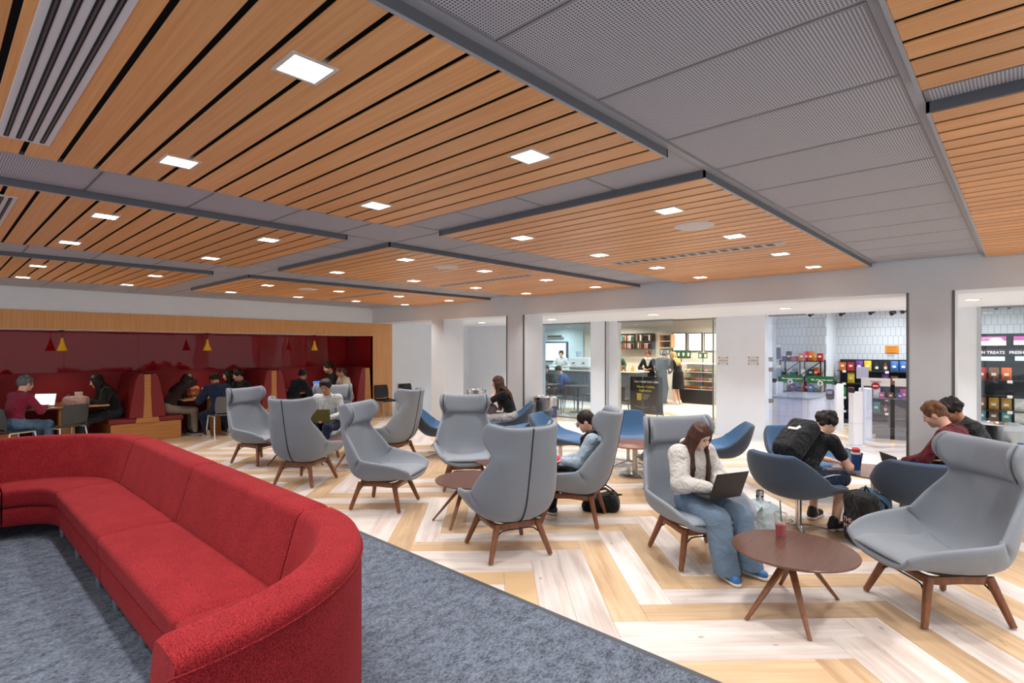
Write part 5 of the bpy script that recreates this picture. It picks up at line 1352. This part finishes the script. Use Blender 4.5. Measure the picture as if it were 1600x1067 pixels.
t = thing('white_counter', 'white counter with grey top under the snack rack in the shop', 'counter', (-3.72, 13.2, 0)); MB().box(-.15, .62, -1.3, .75, 0, .74, c=.01).build('body', M('counter_white', 'e8eaee', .35), t)
MB().box(-.16, .64, -1.32, .76, .74, .78, c=.006).build('top', M('counter_grey', 'a9adb2', .4), t)
for k in range(5): MB().box(-.10 + k * .15, .02 + k * .15, -1.312, -1.30, .06, .70).build('reflection_stripe', M('counter_reflection', 'f0f0f4', .3), t)  # paler strips imitate stripes of reflected light on the counter front
# gates
m_gate = M('gate_white', 'ecebef', .3); m_acry = glass('gate_acrylic', (.92, .94, 1), .2, .04)
def gate_post(px, py, h, label, dev=True):
    u = (px - 800) / 856; d = 1498 / (py - 545); x, y = d * (-.6828 + .7307 * u), d * (.7307 + .6828 * u)
    t = thing('gate_post', label, 'turnstile', (x, y, 0), math.radians(-43), 'white gate posts')
    MB().box(-.075, .075, -.09, .09, .02, h, c=.02).build('body', m_gate, t); MB().box(-.10, .10, -.12, .12, 0, .02, c=.004).build('foot_plate', m_gate, t)
    MB().box(-.078, .078, -.094, .094, h * .42, h * .425).build('joint', M('gate_joint', 'b9bac0', .4), t)
    if dev: MB().box(-.07, .07, -.10, -.06, h - .02, h + .07, c=.008).build('scanner', m_black, t)
    return (x, y)
g1 = gate_post(1337, 697, .98, 'nearer white gate post with black scanner in the shop entrance')
g2 = gate_post(1352, 687, 1.0, 'second white gate post just behind the scanner post', False)
g3 = gate_post(1309, 672, 1.0, 'white gate post deeper inside the shop, behind the green signs')
g4 = gate_post(1215, 664, 1.0, 'white gate post at the left side of the shop entrance')
def panel(name, label, cat, px0, py0, px1, py1, Y, mat, grp=None, thick=.012):
    x0, x1, z0, z1 = rect_y(px0, py0, px1, py1, Y)
    t = thing(name, label, cat, ((x0 + x1) / 2, Y, (z0 + z1) / 2), group=grp); w2, h2 = abs(x1 - x0) / 2, abs(z1 - z0) / 2
    MB().box(-w2, w2, 0, thick, -h2, h2, c=.003).build('panel', mat, t)
    return t, w2, h2
YG = 11.75
m_gsign = M('gate_sign_green', '12713c', .5); m_ink = M('sign_white_ink', 'f4f4f2', .6)
for k, (a, b, c, d, s) in enumerate(((1216, 585, 1254, 597.5, 'Tap payment method'), (1261, 587, 1303, 600, 'Go, when gate opens'))):
    t, w2, h2 = panel('gate_sign', ['left green gate sign reading Tap payment method', 'right green gate sign reading Go, when gate opens'][k], 'sign', a, b, c, d, YG, m_gsign, 'green gate signs')
    text('lettering', s, .042, m_ink, t, (.03, -.004, .0), FR, bold=.0015); MB().cyl((-w2 * .62, -.001, 0), (-w2 * .62, -.004, 0), .016).build('step_dot', m_ink, t)
    MB().cyl((0, -.002, -h2 * .9), (0, -.008, -h2 * .9), .05, n=24).build('arrow_disc', m_ink, t)
    MB().prism([(-.03, 0), (0, .03), (.03, 0), (.012, 0), (.012, -.03), (-.012, -.03), (-.012, 0)], 0, .002, Matrix.Translation((0, -.008, -h2 * .9)) @ Matrix.Rotation(PI / 2, 4, 'X')).build('arrow', M('arrow_green', '2a5a40', .6), t)
    MB().box(-w2, w2, -.004, .016, -t.location.z + .004, -h2 * .95).build('acrylic_wing', m_acry, t)
t, w2, h2 = panel('exit_sign', 'white Exit only panel with red no-entry disc on the gate', 'sign', 1346, 590, 1391, 604, YG - .15, M('sign_white', 'e4e2e2', .5), 'white gate signs')
text('lettering', 'Exit only', .045, M('ink_grey', '55555a', .6), t, (0, -.004, .01), FR)
MB().cyl((0, -.003, -h2 * .95), (0, -.012, -h2 * .95), .065, n=28).build('no_entry_disc', M('sign_red', 'a3141f', .45), t); MB().box(-.04, .04, -.015, -.012, -h2 * .95 - .01, -h2 * .95 + .01).build('no_entry_bar', m_ink, t)
MB().box(-w2, w2, -.004, .016, -t.location.z + .004, -h2).build('acrylic_wing', m_acry, t)
t, w2, h2 = panel('exit_sign', 'plain white gate panel against the pier right of the Exit only sign', 'sign', 1398, 591, 1432, 605, YG - .15, M('sign_white', 'e4e2e2', .5), 'white gate signs')
MB().box(-w2, w2, -.004, .016, -t.location.z + .004, -h2).build('acrylic_wing', m_acry, t)
t, w2, h2 = panel('pale_notice_board', 'plain pale lilac board above the gate posts', 'sign', 1338, 573, 1357, 592, YG + .1, M('board_lilac', 'c6c8e2', .5))
MB().box(-.02, .02, 0, .01, -t.location.z + .002, -h2).build('stem', m_gate, t)
p = at_y(1297, 616, 12.0); t = thing('card_terminal', 'rounded black card terminal on a white stand in the shop', 'card terminal', p); Blob().box((0, 0, 0), (.07, .05, .10), None, .04).build('body', m_black, t, .012); MB().box(-.045, .045, -.056, -.048, .01, .07).build('screen', M('terminal_screen', 'b9c6d2', .2), t); MB().box(-.08, .08, -.04, .06, -.13, -.10).build('tray', m_gate, t); MB().cyl((0, 0, -.13), (0, 0, -p.z), .03).build('stand', m_gate, t, 40)
# ---- right hand shop window: dark snack fixture
YR = 13.0
shelf_unit('snack_fixture', 'dark snack fixture with screens behind the right shop window', -.75, 2.2, YR, 2.02, (.24, .48, .68, .95, 1.205), .34)
def bx_(px0, py0, px1, py1, Y): return rect_y(px0, py0, px1, py1, Y)
for k, (a, b, c, d, s) in enumerate(((1500, 525, 1574, 541, 'A UNIVERSITY'), (1582, 524, 1656, 540, ''))):
    x0, x1, z0, z1 = bx_(a, b, c, d, YR - .06); t = thing('advert_screen', ['left purple and white advert screen over the dark snack fixture', 'right advert screen cut by the picture edge over the snack fixture'][k], 'screen', ((x0 + x1) / 2, YR - .06, (z0 + z1) / 2), group='advert screens'); w2, h2 = (x1 - x0) / 2, (z1 - z0) / 2
    MB().box(-w2, w2, 0, .05, -h2, h2, c=.004).build('bezel', m_black, t); MB().box(-w2 + .015, w2 - .015, -.004, 0, 0, h2 - .015).build('upper_picture', M('screen_purple', 'a54a86', .4, emit='c0569a', estr=.7), t)
    MB().box(-w2 + .015, w2 - .015, -.004, 0, -h2 + .015, 0).build('lower_picture', M('screen_white', 'e9e6e0', .4, noise=.2, nscale=9, emit='f4f0ea', estr=.6), t)
    if s: text('lettering', s, .062, m_ink, t, (.06, -.006, h2 * .45), FR)
    MB().ball((w2 * .55, -.006, -h2 * .15), (.10, .004, .07), 14, 8).build('picture_motif', M('motif_pale', 'f0ead8', .5, emit='fff6e0', estr=.5), t, 60)
for k, (a, b, c, d, s, off) in enumerate(((1496, 545, 1570, 557, 'FROZEN TREATS', .06), (1586, 545, 1660, 557, 'FRESH', -.27))):
    x0, x1, z0, z1 = bx_(a, b, c, d, YR - .08); t = thing('category_sign', ['dark sign reading FROZEN TREATS on the snack fixture', 'dark sign starting with FR at the right picture edge'][k], 'sign', ((x0 + x1) / 2, YR - .08, (z0 + z1) / 2), group='dark category signs'); w2, h2 = (x1 - x0) / 2, (z1 - z0) / 2
    MB().box(-w2, w2, 0, .03, -h2, h2).build('board', M('category_board', '3b2a33', .5), t); text('lettering', s, .07, m_ink, t, (off, -.004, 0), FR, bold=.002)
    MB().box(-w2, w2, -.02, .03, -h2 - .075, -h2 - .004).build('light_strip', M('strip_blue', 'c8e2ee', .4, emit='cfeaf6', estr=1.2), t)
for r_, z in enumerate((.24, .48, .68, .95, 1.205)):
    for k in range(13):
        if r_ == 3 and rp.random() < .75: continue
        if rp.random() < .12: continue
        c = [['green', 'teal', 'white', 'green'], ['green', 'teal', 'brown', 'white'], ['orange', 'brown', 'gold', 'white'], ['white', 'pink', 'blue', 'brown'], ['red', 'orange', 'brown', 'orange']][r_][rp.randrange(4)]
        product('bag' if r_ > 1 else 'box', c, (-.55 + k * .165, YR - .25, z), '%s from left on %s row of the right snack fixture' % (ORD[k], ['the bottom', 'the fourth', 'the third', 'the second', 'the top'][r_]), 'snacks in the right shop window', .88)
# small lettering on the white shopfront pier
for k, px in enumerate((1130, 1177)):
    p = at_y(px, 563.5, YS - .022); t = thing('wall_lettering', '%s of two small grey lettered plaques on the white shopfront pier' % ['left', 'right'][k], 'sign', p, group='small lettered plaques')
    text('lettering', ['STORE HOURS', 'NO SMOKING'][k], .03, M('ink_grey', '55555a', .6), t, (0, -.004, 0), FR)
    for sx in (-.085, .085):
        for sz in (-.065, .065): MB().cyl((sx, .0, sz), (sx, -.01, sz), .012).build('fixing', M('fixing_dark', '5a5658', .4, .5), t)
    MB().box(-.1, .1, -.003, .0, -.08, .08).build('plate', M('plate_clear', 'd4d0cf', .3), t)
# ------------------------------------------------------------------ steel waste bins
def bin_(label, x, y, h=.82, r=.225):
    t = thing('waste_bin', label, 'waste bin', (x, y, 0), group='round steel waste bins')
    MB().lathe([(r, 0.0), (r, h - .04)], n=40).build('body', m_steel, t, 40)
    MB().lathe([(r + .006, h - .05), (r + .006, h), (r - .03, h + .008), (r - .05, h - .03), (r - .05, h - .05)], n=40, cap=False).build('rim', m_chrome, t, 40)
    MB().lathe([(r - .05, h - .12), (.001, h - .12)], n=32, cap=False).build('liner', m_black, t, 40)
    MB().box(r * .8, r * .8 + .06, -.06, .06, h * .55, h * .80).build('sticker', M('bin_sticker', '34406a', .5), t)
    return t
bin_('steel waste bin beside the second pier in the middle of the picture', -6.66, 8.05, .84)
bin_('steel waste bin far left behind the empty chair facing the camera', -9.3, 8.75, .8)
bin_('steel waste bin behind the large grey chair at the right edge', -.2, 8.02, .93)
# ================================================================== PEOPLE IN PLACE
def ch(k): return HBC[k] if k in HBC else TBC[k]
def on(k, dx=0.0, dy=0.0):
    (x, y), a, _ = ch(k); a = math.radians(a)
    return (x + dx * math.cos(a) - dy * math.sin(a), y + dx * math.sin(a) + dy * math.cos(a)), math.degrees(a)
SH = lambda n, c: M('shoe_' + n, c, .5)
# girl with laptop
p, a = on('C8', .0)
hoodie = cloth('hoodie_offwhite', 'cfccc8', .95, .35)
t, J = person('girl with long brown hair in white hoodie and jeans typing on her laptop', p, a + 12, size=.87, seat=.465, lean=-.30, bend=.46, head=(.5, .12), hands={1: V3(.29, .08, .735), -1: V3(.28, -.09, .735)},
              feet={1: V3(.54, .15, .085), -1: V3(.54, -.12, .085)}, top=hoodie, loose=.034, bottom=cloth('jeans_blue', '6c8298', .9, .2, .14), flare=.02, baggy=.022, shoe=SH('blue', '3f79b5'), hair=(H_BROWN, 'long'), sk=SK3, vox=.006, face=True, shoulder=.16, elbow=(0, -.2))
Blob().chain([J['N'] + J['ly'] * .07 - J['fx'] * .02, J['N'] - J['fx'] * .11 + V3(0, 0, .02), J['N'] - J['ly'] * .07 - J['fx'] * .02], [.03, .045, .03], .03).build('hood', hoodie, t, .008)
for s_ in (1, -1):
    n0 = J['N'] + J['fx'] * .085 + J['ly'] * s_ * .03 - J['s2'] * .02; MB().tube([n0, n0 + J['fx'] * .045 - J['s2'] * .08, n0 + J['fx'] * .05 - J['s2'] * .17], .0035, 6).build('drawstring', M('drawstring_white', 'eceae6', .8), t, 60)
Blob().box(J['P'] + V3(.115, 0, .10), (.035, .11, .07), None, .03).build('pouch_pocket', hoodie, t, .007)
q, _ = on('C8', .37, .05)
laptop('dark laptop on the lap of the girl in white hoodie', (q[0], q[1], .585), a + 12, '2c2d30', 112)
# girl in glasses
p, a = on('C7', -.17)
t, J = person('girl with glasses and long braid in pale denim jacket looking down', p, a, size=.9, seat=.40, lean=-.26, bend=.36, head=(.45, .05), hands={1: V3(.30, .05, .66), -1: V3(.32, -.05, .66)}, feet={1: V3(.60, .1, .085), -1: V3(.48, -.1, .085)},
              top=cloth('denim_pale', 'a9bccb', .9, .4), loose=.01, bottom=cloth('leggings_black', '1a1b1e'), shoe=SH('black', '202124'), hair=(H_DARK, 'braid'), sk=SK1, vox=.008, face=True, shoulder=.15)
HR = J['HR']; Hc = J['Hc']; hf, hl, hu = HR
gl = MB()
for s in (1, -1):
    c = Hc + hf * .108 + hl * s * .034 + hu * .004; gl.tube([c + hl * .027 * math.cos(k * PI / 6) + hu * .02 * math.sin(k * PI / 6) for k in range(13)], .0025, 5); gl.tube([c + hl * s * .027, c + hl * s * .045 - hf * .06, c + hl * s * .046 - hf * .12], .0022, 5)
gl.build('glasses', M('glasses_black', '121214', .3), t, 60)
o = Blob().ell((0, 0, 0), (.09, .07, .055), None, .02).ell((.05, .03, .02), (.05, .04, .04), None, .03).build('pink_pouch', cloth('pouch_pink', 'd6336c', .7), None, .01); q, _ = on('C7', .24); o.location = (q[0], q[1], .58); tag(o, 'bright pink soft pouch on the lap of the girl in glasses', 'pouch')
q, _ = on('C7', .24, .06); t = thing('smartphone', 'smartphone in the hands of the girl in glasses', 'phone', (q[0] - .06, q[1] - .05, .66), math.radians(a)); R = Matrix.Rotation(-.8, 4, 'Y'); MB().box(-.005, .005, -.036, .036, -.07, .07, R, c=.003).build('case', M('phone_pink', 'd98aa0', .4), t); MB().box(-.0062, -.005, -.032, .032, -.065, .065, R).build('screen', M('phone_screen', 'c4cfd8', .2, emit='ffffff', estr=.4), t)
# student with backpack
p, a = on('B7', -.02)
t, J = person('student in black T-shirt and navy shorts with backpack, bent over the table', p, a - 4, seat=.41, lean=.40, bend=.42, head=(.62, -.1), hands={1: V3(.62, .12, .60), -1: V3(.56, -.12, .60)}, feet={1: V3(.45, .16, .085), -1: V3(.30, -.18, .085)},
              top=cloth('tee_black', '1b1c1f', .9, .35), sleeve=.30, bottom=cloth('shorts_navy', '1d2a40', .8, .4), legcut=.50, shoe=SH('black', '202124'), hair=(H_DARK, 'short'), sk=SK1, vox=.009, face=True, shoulder=.185, elbow=(.3, -.3))
stripe = MB().tube([V3(.08, -.185, .53), V3(.24, -.20, .545), V3(.40, -.20, .535)], 1, 8, flat=(.012, .004)); stripe.build('shorts_stripe', M('stripe_white', 'd8d8d6', .7), t, 60)
# pack worn on his back: rides with him
mp_ = cloth('pack_black', '1f2124', .75, .45); s2 = J['s2']; fx = J['fx']; ly = J['ly']; bc = J['N'] - s2 * .23 - fx * .185
pk = thing('backpack', 'black backpack with white logo worn by the bent over student', 'backpack', t.location, t.rotation_euler[2])
R3 = np.array([fx, ly, s2])
Blob().box(bc, (.085, .15, .23), R3, .07).box(bc - fx * .07 - s2 * .07, (.05, .12, .13), R3, .045, .03).build('bag', mp_, pk, .009)
MR = Matrix(((fx[0], ly[0], s2[0], bc[0]), (fx[1], ly[1], s2[1], bc[1]), (fx[2], ly[2], s2[2], bc[2]), (0, 0, 0, 1)))
lg = MB(); lg.box(-.128, -.122, -.045, .035, .02, .045, MR); lg.box(-.128, -.122, -.04, -.01, .05, .10, MR @ Matrix.Rotation(.6, 4, 'X')); lg.build('logo', M('logo_white', 'e8e8e6', .6), pk)
for s in (1, -1): MB().tube([MR @ Vector((.05, s * .07, .20)), MR @ Vector((.16, s * .10, .235)), MR @ Vector((.27, s * .12, .12)), MR @ Vector((.26, s * .14, -.05)), MR @ Vector((.08, s * .15, -.16))], 1, 8, flat=(.028, .008)).build('strap', mp_, pk, 60)
MB().tube([MR @ Vector((-.06, s * .1, .19)) for s in (-1, -.5, 0, .5, 1)], .004, 6).build('zip', M('zip_grey', '55585c', .4, .5), pk)
# student in maroon
p, a = on('B12', .0)
person('student in maroon long-sleeved top with swept brown hair, seen from behind', p, a, seat=.42, lean=.22, bend=.32, head=(.5, .1), hands={1: V3(.50, .16, .62), -1: V3(.50, -.1, .62)}, feet={1: V3(.5, .15, .085), -1: V3(.42, -.15, .085)},
       top=cloth('top_maroon', '5b1a24', .9, .45), bottom=cloth('trousers_grey', '8b8479'), shoe=SH('pale', 'b9b4ac'), hair=(H_MID, 'curly'), sk=SK1, vox=.009, face=True, shoulder=.18)
p, a = on('B10', .0)
person('person in black puffer jacket half hidden behind the student in maroon', p, a, seat=.42, lean=.15, bend=.3, head=(.5, .3), top=cloth('puffer_black', '1a1c20', .6, .7), loose=.03, bottom=cloth('trousers_black', '202124'), shoe=SH('black', '202124'), hair=(H_DARK, 'short'), sk=SK2, vox=.011)
# boy with olive laptop
p, a = on('C10', -.08)
person('boy with short dark hair in pale grey sweater behind an olive laptop', p, a, seat=.40, lean=.05, bend=.22, head=(.35, 0), hands={1: V3(.30, .09, .63), -1: V3(.30, -.09, .63)}, feet={1: V3(.5, .1, .085), -1: V3(.5, -.1, .085)},
       top=cloth('sweater_pale', 'c9cbcb', .95, .4), loose=.008, bottom=cloth('trousers_navy', '1f2740'), shoe=SH('white', 'd8d6d2'), hair=(H_DARK, 'short'), sk=SK2, vox=.010, face=True)
q, _ = on('C10', .32); laptop('olive green laptop on the lap of the boy in pale sweater', (q[0], q[1], .56), a, '6f6e3c', 100)
# woman in black top
p, a = on('B2', -.02)
t, J = person('woman with long dark hair in black top resting her chin on her hand', p, a, seat=.42, lean=.22, bend=.2, head=(.25, 0), hands={1: V3(.27, .05, .98), -1: V3(.30, -.10, .62)}, top=cloth('tee_black', '1b1c1f'), sleeve=.5, bottom=cloth('trousers_pale', 'b9b5b0'), shoe=SH('black', '202124'), hair=(H_BROWN, 'long'), sk=SK1, vox=.011, shoulder=.15)
q, _ = on('B2', .28); backpack('grey and pink backpack on the lap of the woman in black top', (q[0], q[1], .56), a + 180, '6b5f66', -.9, .36, False)
# --- booths
def seated(label, x, y, deg, **kw): return person(label, (x, y), deg, **kw)
tbl = dict(hands={1: V3(.38, .14, .80), -1: V3(.38, -.14, .80)})
seated('man with curly hair in maroon shirt at the left picture edge', -11.72, .95, 118, seat=.46, lean=.12, bend=.2, head=(.2, 0), top=cloth('shirt_crimson', '7d1f38', .9, .45), bottom=cloth('jeans_mid', '54708c'), shoe=SH('black', '202124'), hair=(H_GREY, 'curly'), vox=.011, **tbl)
seated('girl in black jacket with dark hair at the left booth table', -12.5, 2.42, 268, seat=.46, lean=.25, bend=.2, head=(.4, -.1), top=cloth('jacket_black', '191b1f'), loose=.02, bottom=cloth('trousers_charcoal', '33363b'), shoe=SH('black', '202124'), hair=(H_DARK, 'long'), sk=SK1, vox=.011, feet={1: V3(.62, .1, .085), -1: V3(.45, -.12, .085)}, **tbl)
seated('girl in brown top leaning on her hand at the middle booth table', -12.45, 3.30, 90, seat=.46, lean=.35, bend=.25, head=(.5, 0), hands={1: V3(.38, .1, .80), -1: V3(.30, -.12, 1.08)}, top=cloth('top_brown', '3a2a2a'), bottom=cloth('trousers_beige', '9a8f82'), shoe=SH('black', '202124'), hair=(H_DARK, 'long'), sk=SK1, vox=.012)
seated('person in navy top seen from behind at the middle booth table', -11.72, 4.02, 180, seat=.46, lean=.3, bend=.25, head=(.5, 0), top=cloth('top_navy', '1c2a42'), loose=.015, bottom=cloth('trousers_navy', '1f2740'), shoe=SH('tan', 'a58a6c'), hair=(H_DARK, 'curly'), sk=SK2, vox=.011, feet={1: V3(.12, .2, .085), -1: V3(.12, -.2, .085)}, **tbl)
seated('dark haired girl nearest the back wall at the middle booth table', -12.86, 4.80, 265, seat=.46, lean=.2, bend=.2, head=(.3, 0), top=cloth('tee_black', '1b1c1f'), bottom=cloth('trousers_black', '202124'), hair=(H_DARK, 'long'), sk=SK3, vox=.013, **tbl)
seated('person in black with fluffy dark hair on the front of middle booth bench', -12.4, 4.82, 262, seat=.46, lean=.15, bend=.2, head=(.3, 0), top=cloth('jacket_black', '191b1f'), loose=.015, bottom=cloth('trousers_black', '202124'), hair=(H_DARK, 'curly'), sk=SK1, vox=.012, **tbl)
seated('person in dark hoodie and black cap at the right booth table', -12.25, 5.74, 100, seat=.46, lean=.3, bend=.25, head=(.35, .3), top=cloth('hoodie_ink', '171b26'), loose=.02, bottom=cloth('trousers_black', '202124'), hair=(M('cap_black', '101114', .7), 'short'), sk=SK2, vox=.012, **tbl)
seated('tall student with dark curly hair and black top at the right booth table', -12.75, 7.10, 262, seat=.46, lean=.1, bend=.2, head=(.35, 0), size=1.08, top=cloth('tee_black', '1b1c1f'), bottom=cloth('trousers_black', '202124'), hair=(H_DARK, 'curly'), sk=SK1, vox=.012, **tbl)
seated('student in cream shirt at the right end of the booths', -12.22, 7.12, 262, seat=.46, lean=.12, bend=.2, head=(.3, 0), top=cloth('shirt_cream', 'cfc4b2'), loose=.015, bottom=cloth('trousers_beige', '9a8f82'), shoe=SH('black', '202124'), hair=(H_BROWN, 'pony'), sk=SK2, vox=.012, **tbl)
# --- cafe
bt_, bj_ = person('barista with patterned neck scarf and black top behind the cafe counter', (-9.0, 16.25), -75, stand=True, hands={1: V3(.25, .12, 1.1), -1: V3(.25, -.12, 1.1)}, top=cloth('tee_black', '1b1c1f'), bottom=cloth('trousers_black', '202124'), hair=(H_RED, 'short'), sk=SK2, vox=.014)
Blob().ell(bj_['N'] + V3(.06, 0, .02), (.09, .12, .07), None, .03).cap(bj_['N'] + V3(.09, 0, 0), bj_['N'] + V3(.12, 0, -.2), .08, .03, .04).build('scarf', M('scarf_pattern', 'd9d5d0', .8, noise=.6, nscale=70), bt_, .014)
t, J = person('blonde woman in black dress and white shoes standing at the pastry case', (-7.97, 16.2), 175, stand=True, size=.98, hands={1: V3(.25, .08, 1.2), -1: V3(.26, -.06, 1.25)}, top=cloth('tee_black', '1b1c1f'), sleeve=.5, bottom=None, shoe=SH('white', 'd8d6d2'), hair=(H_BLOND, 'long'), sk=SK1, vox=.013, shoulder=.15)
Blob().cap((0, .03, .98), (0, .06, .52), .15, .17, .05).cap((0, -.03, .98), (0, -.06, .52), .15, .17, .05).half((0, 0, .5), (0, 0, -1)).build('skirt', cloth('skirt_black', '141416'), t, .013)
person('person in long slate coat with grey hair standing at the cafe counter', (-8.42, 15.95), 80, stand=True, top=cloth('coat_slate', '4a525a', .9, .3), loose=.03, bottom=cloth('coat_slate', '4a525a'), flare=.03, shoe=SH('black', '202124'), hair=(H_GREY, 'short'), sk=SK1, vox=.014)
person('person in green apron at the far left end of cafe counter', (-10.2, 16.3), -80, stand=True, hands={1: V3(.25, .12, 1.1), -1: V3(.25, -.12, 1.1)}, top=cloth('apron_green', '2f5a44'), bottom=cloth('trousers_black', '202124'), hair=(H_RED, 'short'), sk=SK1, vox=.014)
person('barista in white shirt behind the counter seen through blue glass', (-12.6, 16.2), -60, stand=True, hands={1: V3(.25, .12, 1.1), -1: V3(.25, -.12, 1.1)}, top=cloth('shirt_white', 'dfe6ea'), bottom=cloth('trousers_black', '202124'), hair=(H_DARK, 'short'), sk=SK1, vox=.014)
person('customer in blue top in the rounded armchair behind blue glass', (-9.65, 12.75), 200, seat=.46, lean=.3, bend=.3, head=(.5, 0), top=cloth('top_blue', '2f4f8a'), bottom=cloth('trousers_navy', '1f2740'), shoe=SH('black', '202124'), hair=(H_DARK, 'short'), sk=SK1, vox=.013)
person('customer in dark coat at the left edge of the blue glass', (-10.45, 12.6), -40, seat=.46, lean=.25, bend=.2, head=(.3, 0), top=cloth('coat_dark', '2b3130'), loose=.02, bottom=cloth('trousers_black', '202124'), shoe=SH('black', '202124'), hair=(H_BROWN, 'short'), sk=SK1, vox=.013)
dining_chair('dark cafe chair under the customer in dark coat', (-10.47, 12.62), -40)
# ================================================================== SMALL THINGS
# pink iced drink
t = thing('iced_drink', 'clear plastic cup of pink iced drink with green straw on walnut table', 'drink', (-1.27, 4.17, .412))
gc = glass('cup_plastic', (.93, .93, .93), .25, .05)
MB().lathe([(.030, .002), (.031, .001), (.045, .15), (.047, .152)], n=28, cap=False).build('cup', gc, t, 60)
MB().lathe([(.0001, .003), (.029, .003), (.0375, .085), (.0001, .085)], n=28).build('drink', M('drink_pink', 'd9505a', .15, trans=.35), t, 50)
for k in range(7): MB().box(-.011, .011, -.011, .011, -.011, .011, Matrix.Translation((.018 * math.cos(k * 2.2), .018 * math.sin(k * 2.2), .088 + .004 * (k % 3))) @ Matrix.Rotation(k, 4, 'X') @ Matrix.Rotation(k * 2, 4, 'Z'), c=.003).build('ice_cube', glass('ice', (.95, .9, .9), .2, .3), t)
MB().lathe([(.048, .15), (.049, .156), (.044, .165), (.012, .17)], n=28, cap=False).build('lid', gc, t, 60); MB().cyl((.012, 0, .01), (-.006, .004, .255), .0045, n=10).build('straw', M('straw_green', '0f6b45', .4), t, 60)
# things on and by the student table
laptop('black laptop half hidden beside the blue bottle on the pedestal table', (-.98, 6.80, .44), 215, '17181a', 105)
laptop('dark red-brown laptop in front of the bent over student', (-1.35, 6.72, .44), 40, '3a2624', 100)
t = thing('drink_bottle', 'blue insulated bottle with red cap and white band on the pedestal table', 'bottle', (-1.28, 6.62, .44))
MB().lathe([(.04, 0), (.043, .01), (.043, .05)], n=20).build('base_band', M('bottle_grey', '8f9aa8', .4), t, 40); MB().lathe([(.043, .05), (.043, .215)], n=20, cap=False).build('body', M('bottle_blue', '1f3f78', .35), t, 40); MB().lathe([(.044, .215), (.044, .235), (.0001, .236)], n=20).build('band', M('bottle_white', 'e6e6e4', .4), t, 40); MB().lathe([(.038, .236), (.038, .265), (.025, .28), (.0001, .28)], n=20).build('cap', M('bottle_red', 'b8232a', .4), t, 40)
b_ = backpack('black backpack with pale lettering standing on the floor by the students', (-1.03, 5.72, 0), 228, '17181a', .10, .48)
text('lettering', 'THE+\nPUSH', .06, M('print_pink', 'e3b9b4', .7), b_, (.137, 0, .21), (PI / 2, 0, PI / 2))
o = Blob().box((0, 0, .20), (.06, .16, .20), None, .05).cap((0, -.12, .36), (.03, .12, .34), .06, .05, .05).cap((.02, .1, .3), (.06, .17, .06), .06, .05, .05).ell((.05, -.1, .1), (.06, .09, .11), None, .05).build('denim_jacket', cloth('denim_mid', '4a6d8c', .9, .7, .12), None, .009); o.location = (-1.02, 6.08, .003); o.rotation_euler = (0, 0, math.radians(228)); tag(o, 'blue denim jacket draped over a bag beside the black backpack', 'jacket')
# bag by the laptop girl
q = (-1.78, 5.27); b_ = backpack('pale grey and black bag on the floor right of the laptop girl', (q[0], q[1], 0), 60, 'aebfc6', .12, .34, True)
t = thing('metal_tumbler', 'striped steel tumbler sticking out of the pale bag', 'bottle', (q[0] - .03, q[1] + .07, .345)); MB().lathe([(.032, -.1), (.034, .07), (.03, .08), (.0001, .08)], n=20).build('body', m_steel, t, 40); MB().lathe([(.0345, .02), (.0345, .035)], n=20, cap=False).build('band', m_black, t, 40)
# bags on floor near chairs
backpack('black backpack on the floor under the chair of the girl in glasses', (-3.55, 4.95, 0), 30, '151619', 1.3, .40)
backpack('black and white bag on the floor in front of the boy with olive laptop', (-7.72, 4.72, 0), -30, '1b1c1f', .2, .36)
backpack('dark backpack leaning against the second booth bench', (-11.95, 5.95, 0), 10, '1b1c22', .1, .42)
# booth tables
laptop('laptop with bright white screen on the left booth table', (-12.42, 1.40, .75), 150, 'b9bcc0', 108, screen=M('screen_lit', 'ffffff', .3, emit='f2f8ff', estr=2.2))
t = thing('drink_can', 'tall blue can beside the bright laptop', 'can', (-12.35, 1.72, .75)); MB().lathe([(.028, 0), (.034, .01), (.034, .17), (.026, .185), (.0001, .185)], n=18).build('can', M('can_blue', '3f8fb0', .25, .5, noise=.3, nscale=18), t, 40); MB().lathe([(.027, .185), (.027, .19), (.022, .19)], n=18).build('rim', m_chrome, t, 40)
t = thing('table_card', 'small white card stand on the left booth table', 'sign', (-12.9, 1.95, .75)); MB().box(-.004, .004, -.06, .06, .08, .2).build('card', M('card_white', 'ecebe8', .6), t); MB().box(-.03, .03, -.06, .06, 0, .08, c=.01).build('stand', M('card_stand', 'd6d0cc', .5), t)
backpack('pink and white backpack lying on the left booth table', (-12.25, 1.98, .75), 60, 'caa59c', -1.35, .36, True)
for k, (x, y, c, lb) in enumerate(((-12.75, 3.85, 'c9784a', 'orange patterned bag on the middle booth table'), (-12.62, 4.05, 'd8d2c8', 'white paper bag on the middle booth table'), (-12.8, 4.2, '5f83b0', 'blue patterned bag on the middle booth table'))):
    o = Blob().box((0, 0, .09), (.08, .09, .095), None, .04).ell((.02, .03, .17), (.05, .06, .05), None, .04).build('soft_bag', M('bagcloth_%d' % k, c, .7, noise=.5, nscale=22), None, .012); o.location = (x, y, .752); tag(o, lb, 'bag', 'bags on the middle booth table')
t = thing('paper_sheets', 'open papers in front of the person in navy', 'papers', (-12.3, 4.0, .75)); MB().box(-.11, .11, -.15, .15, 0, .003).build('sheet', M('paper', 'ecebe6', .8), t); MB().box(-.09, .1, -.3, -.05, .003, .005).build('sheet', M('paper', 'ecebe6', .8), t)
laptop('laptop with blue screen on the right booth table', (-12.55, 6.55, .75), 190, '1f2124', 105, screen=M('screen_blue', '2a4f8a', .3, emit='3f74c0', estr=1.2))
laptop('silver laptop at the back of the right booth table', (-12.95, 6.2, .75), 120, 'c2c4c8', 105)
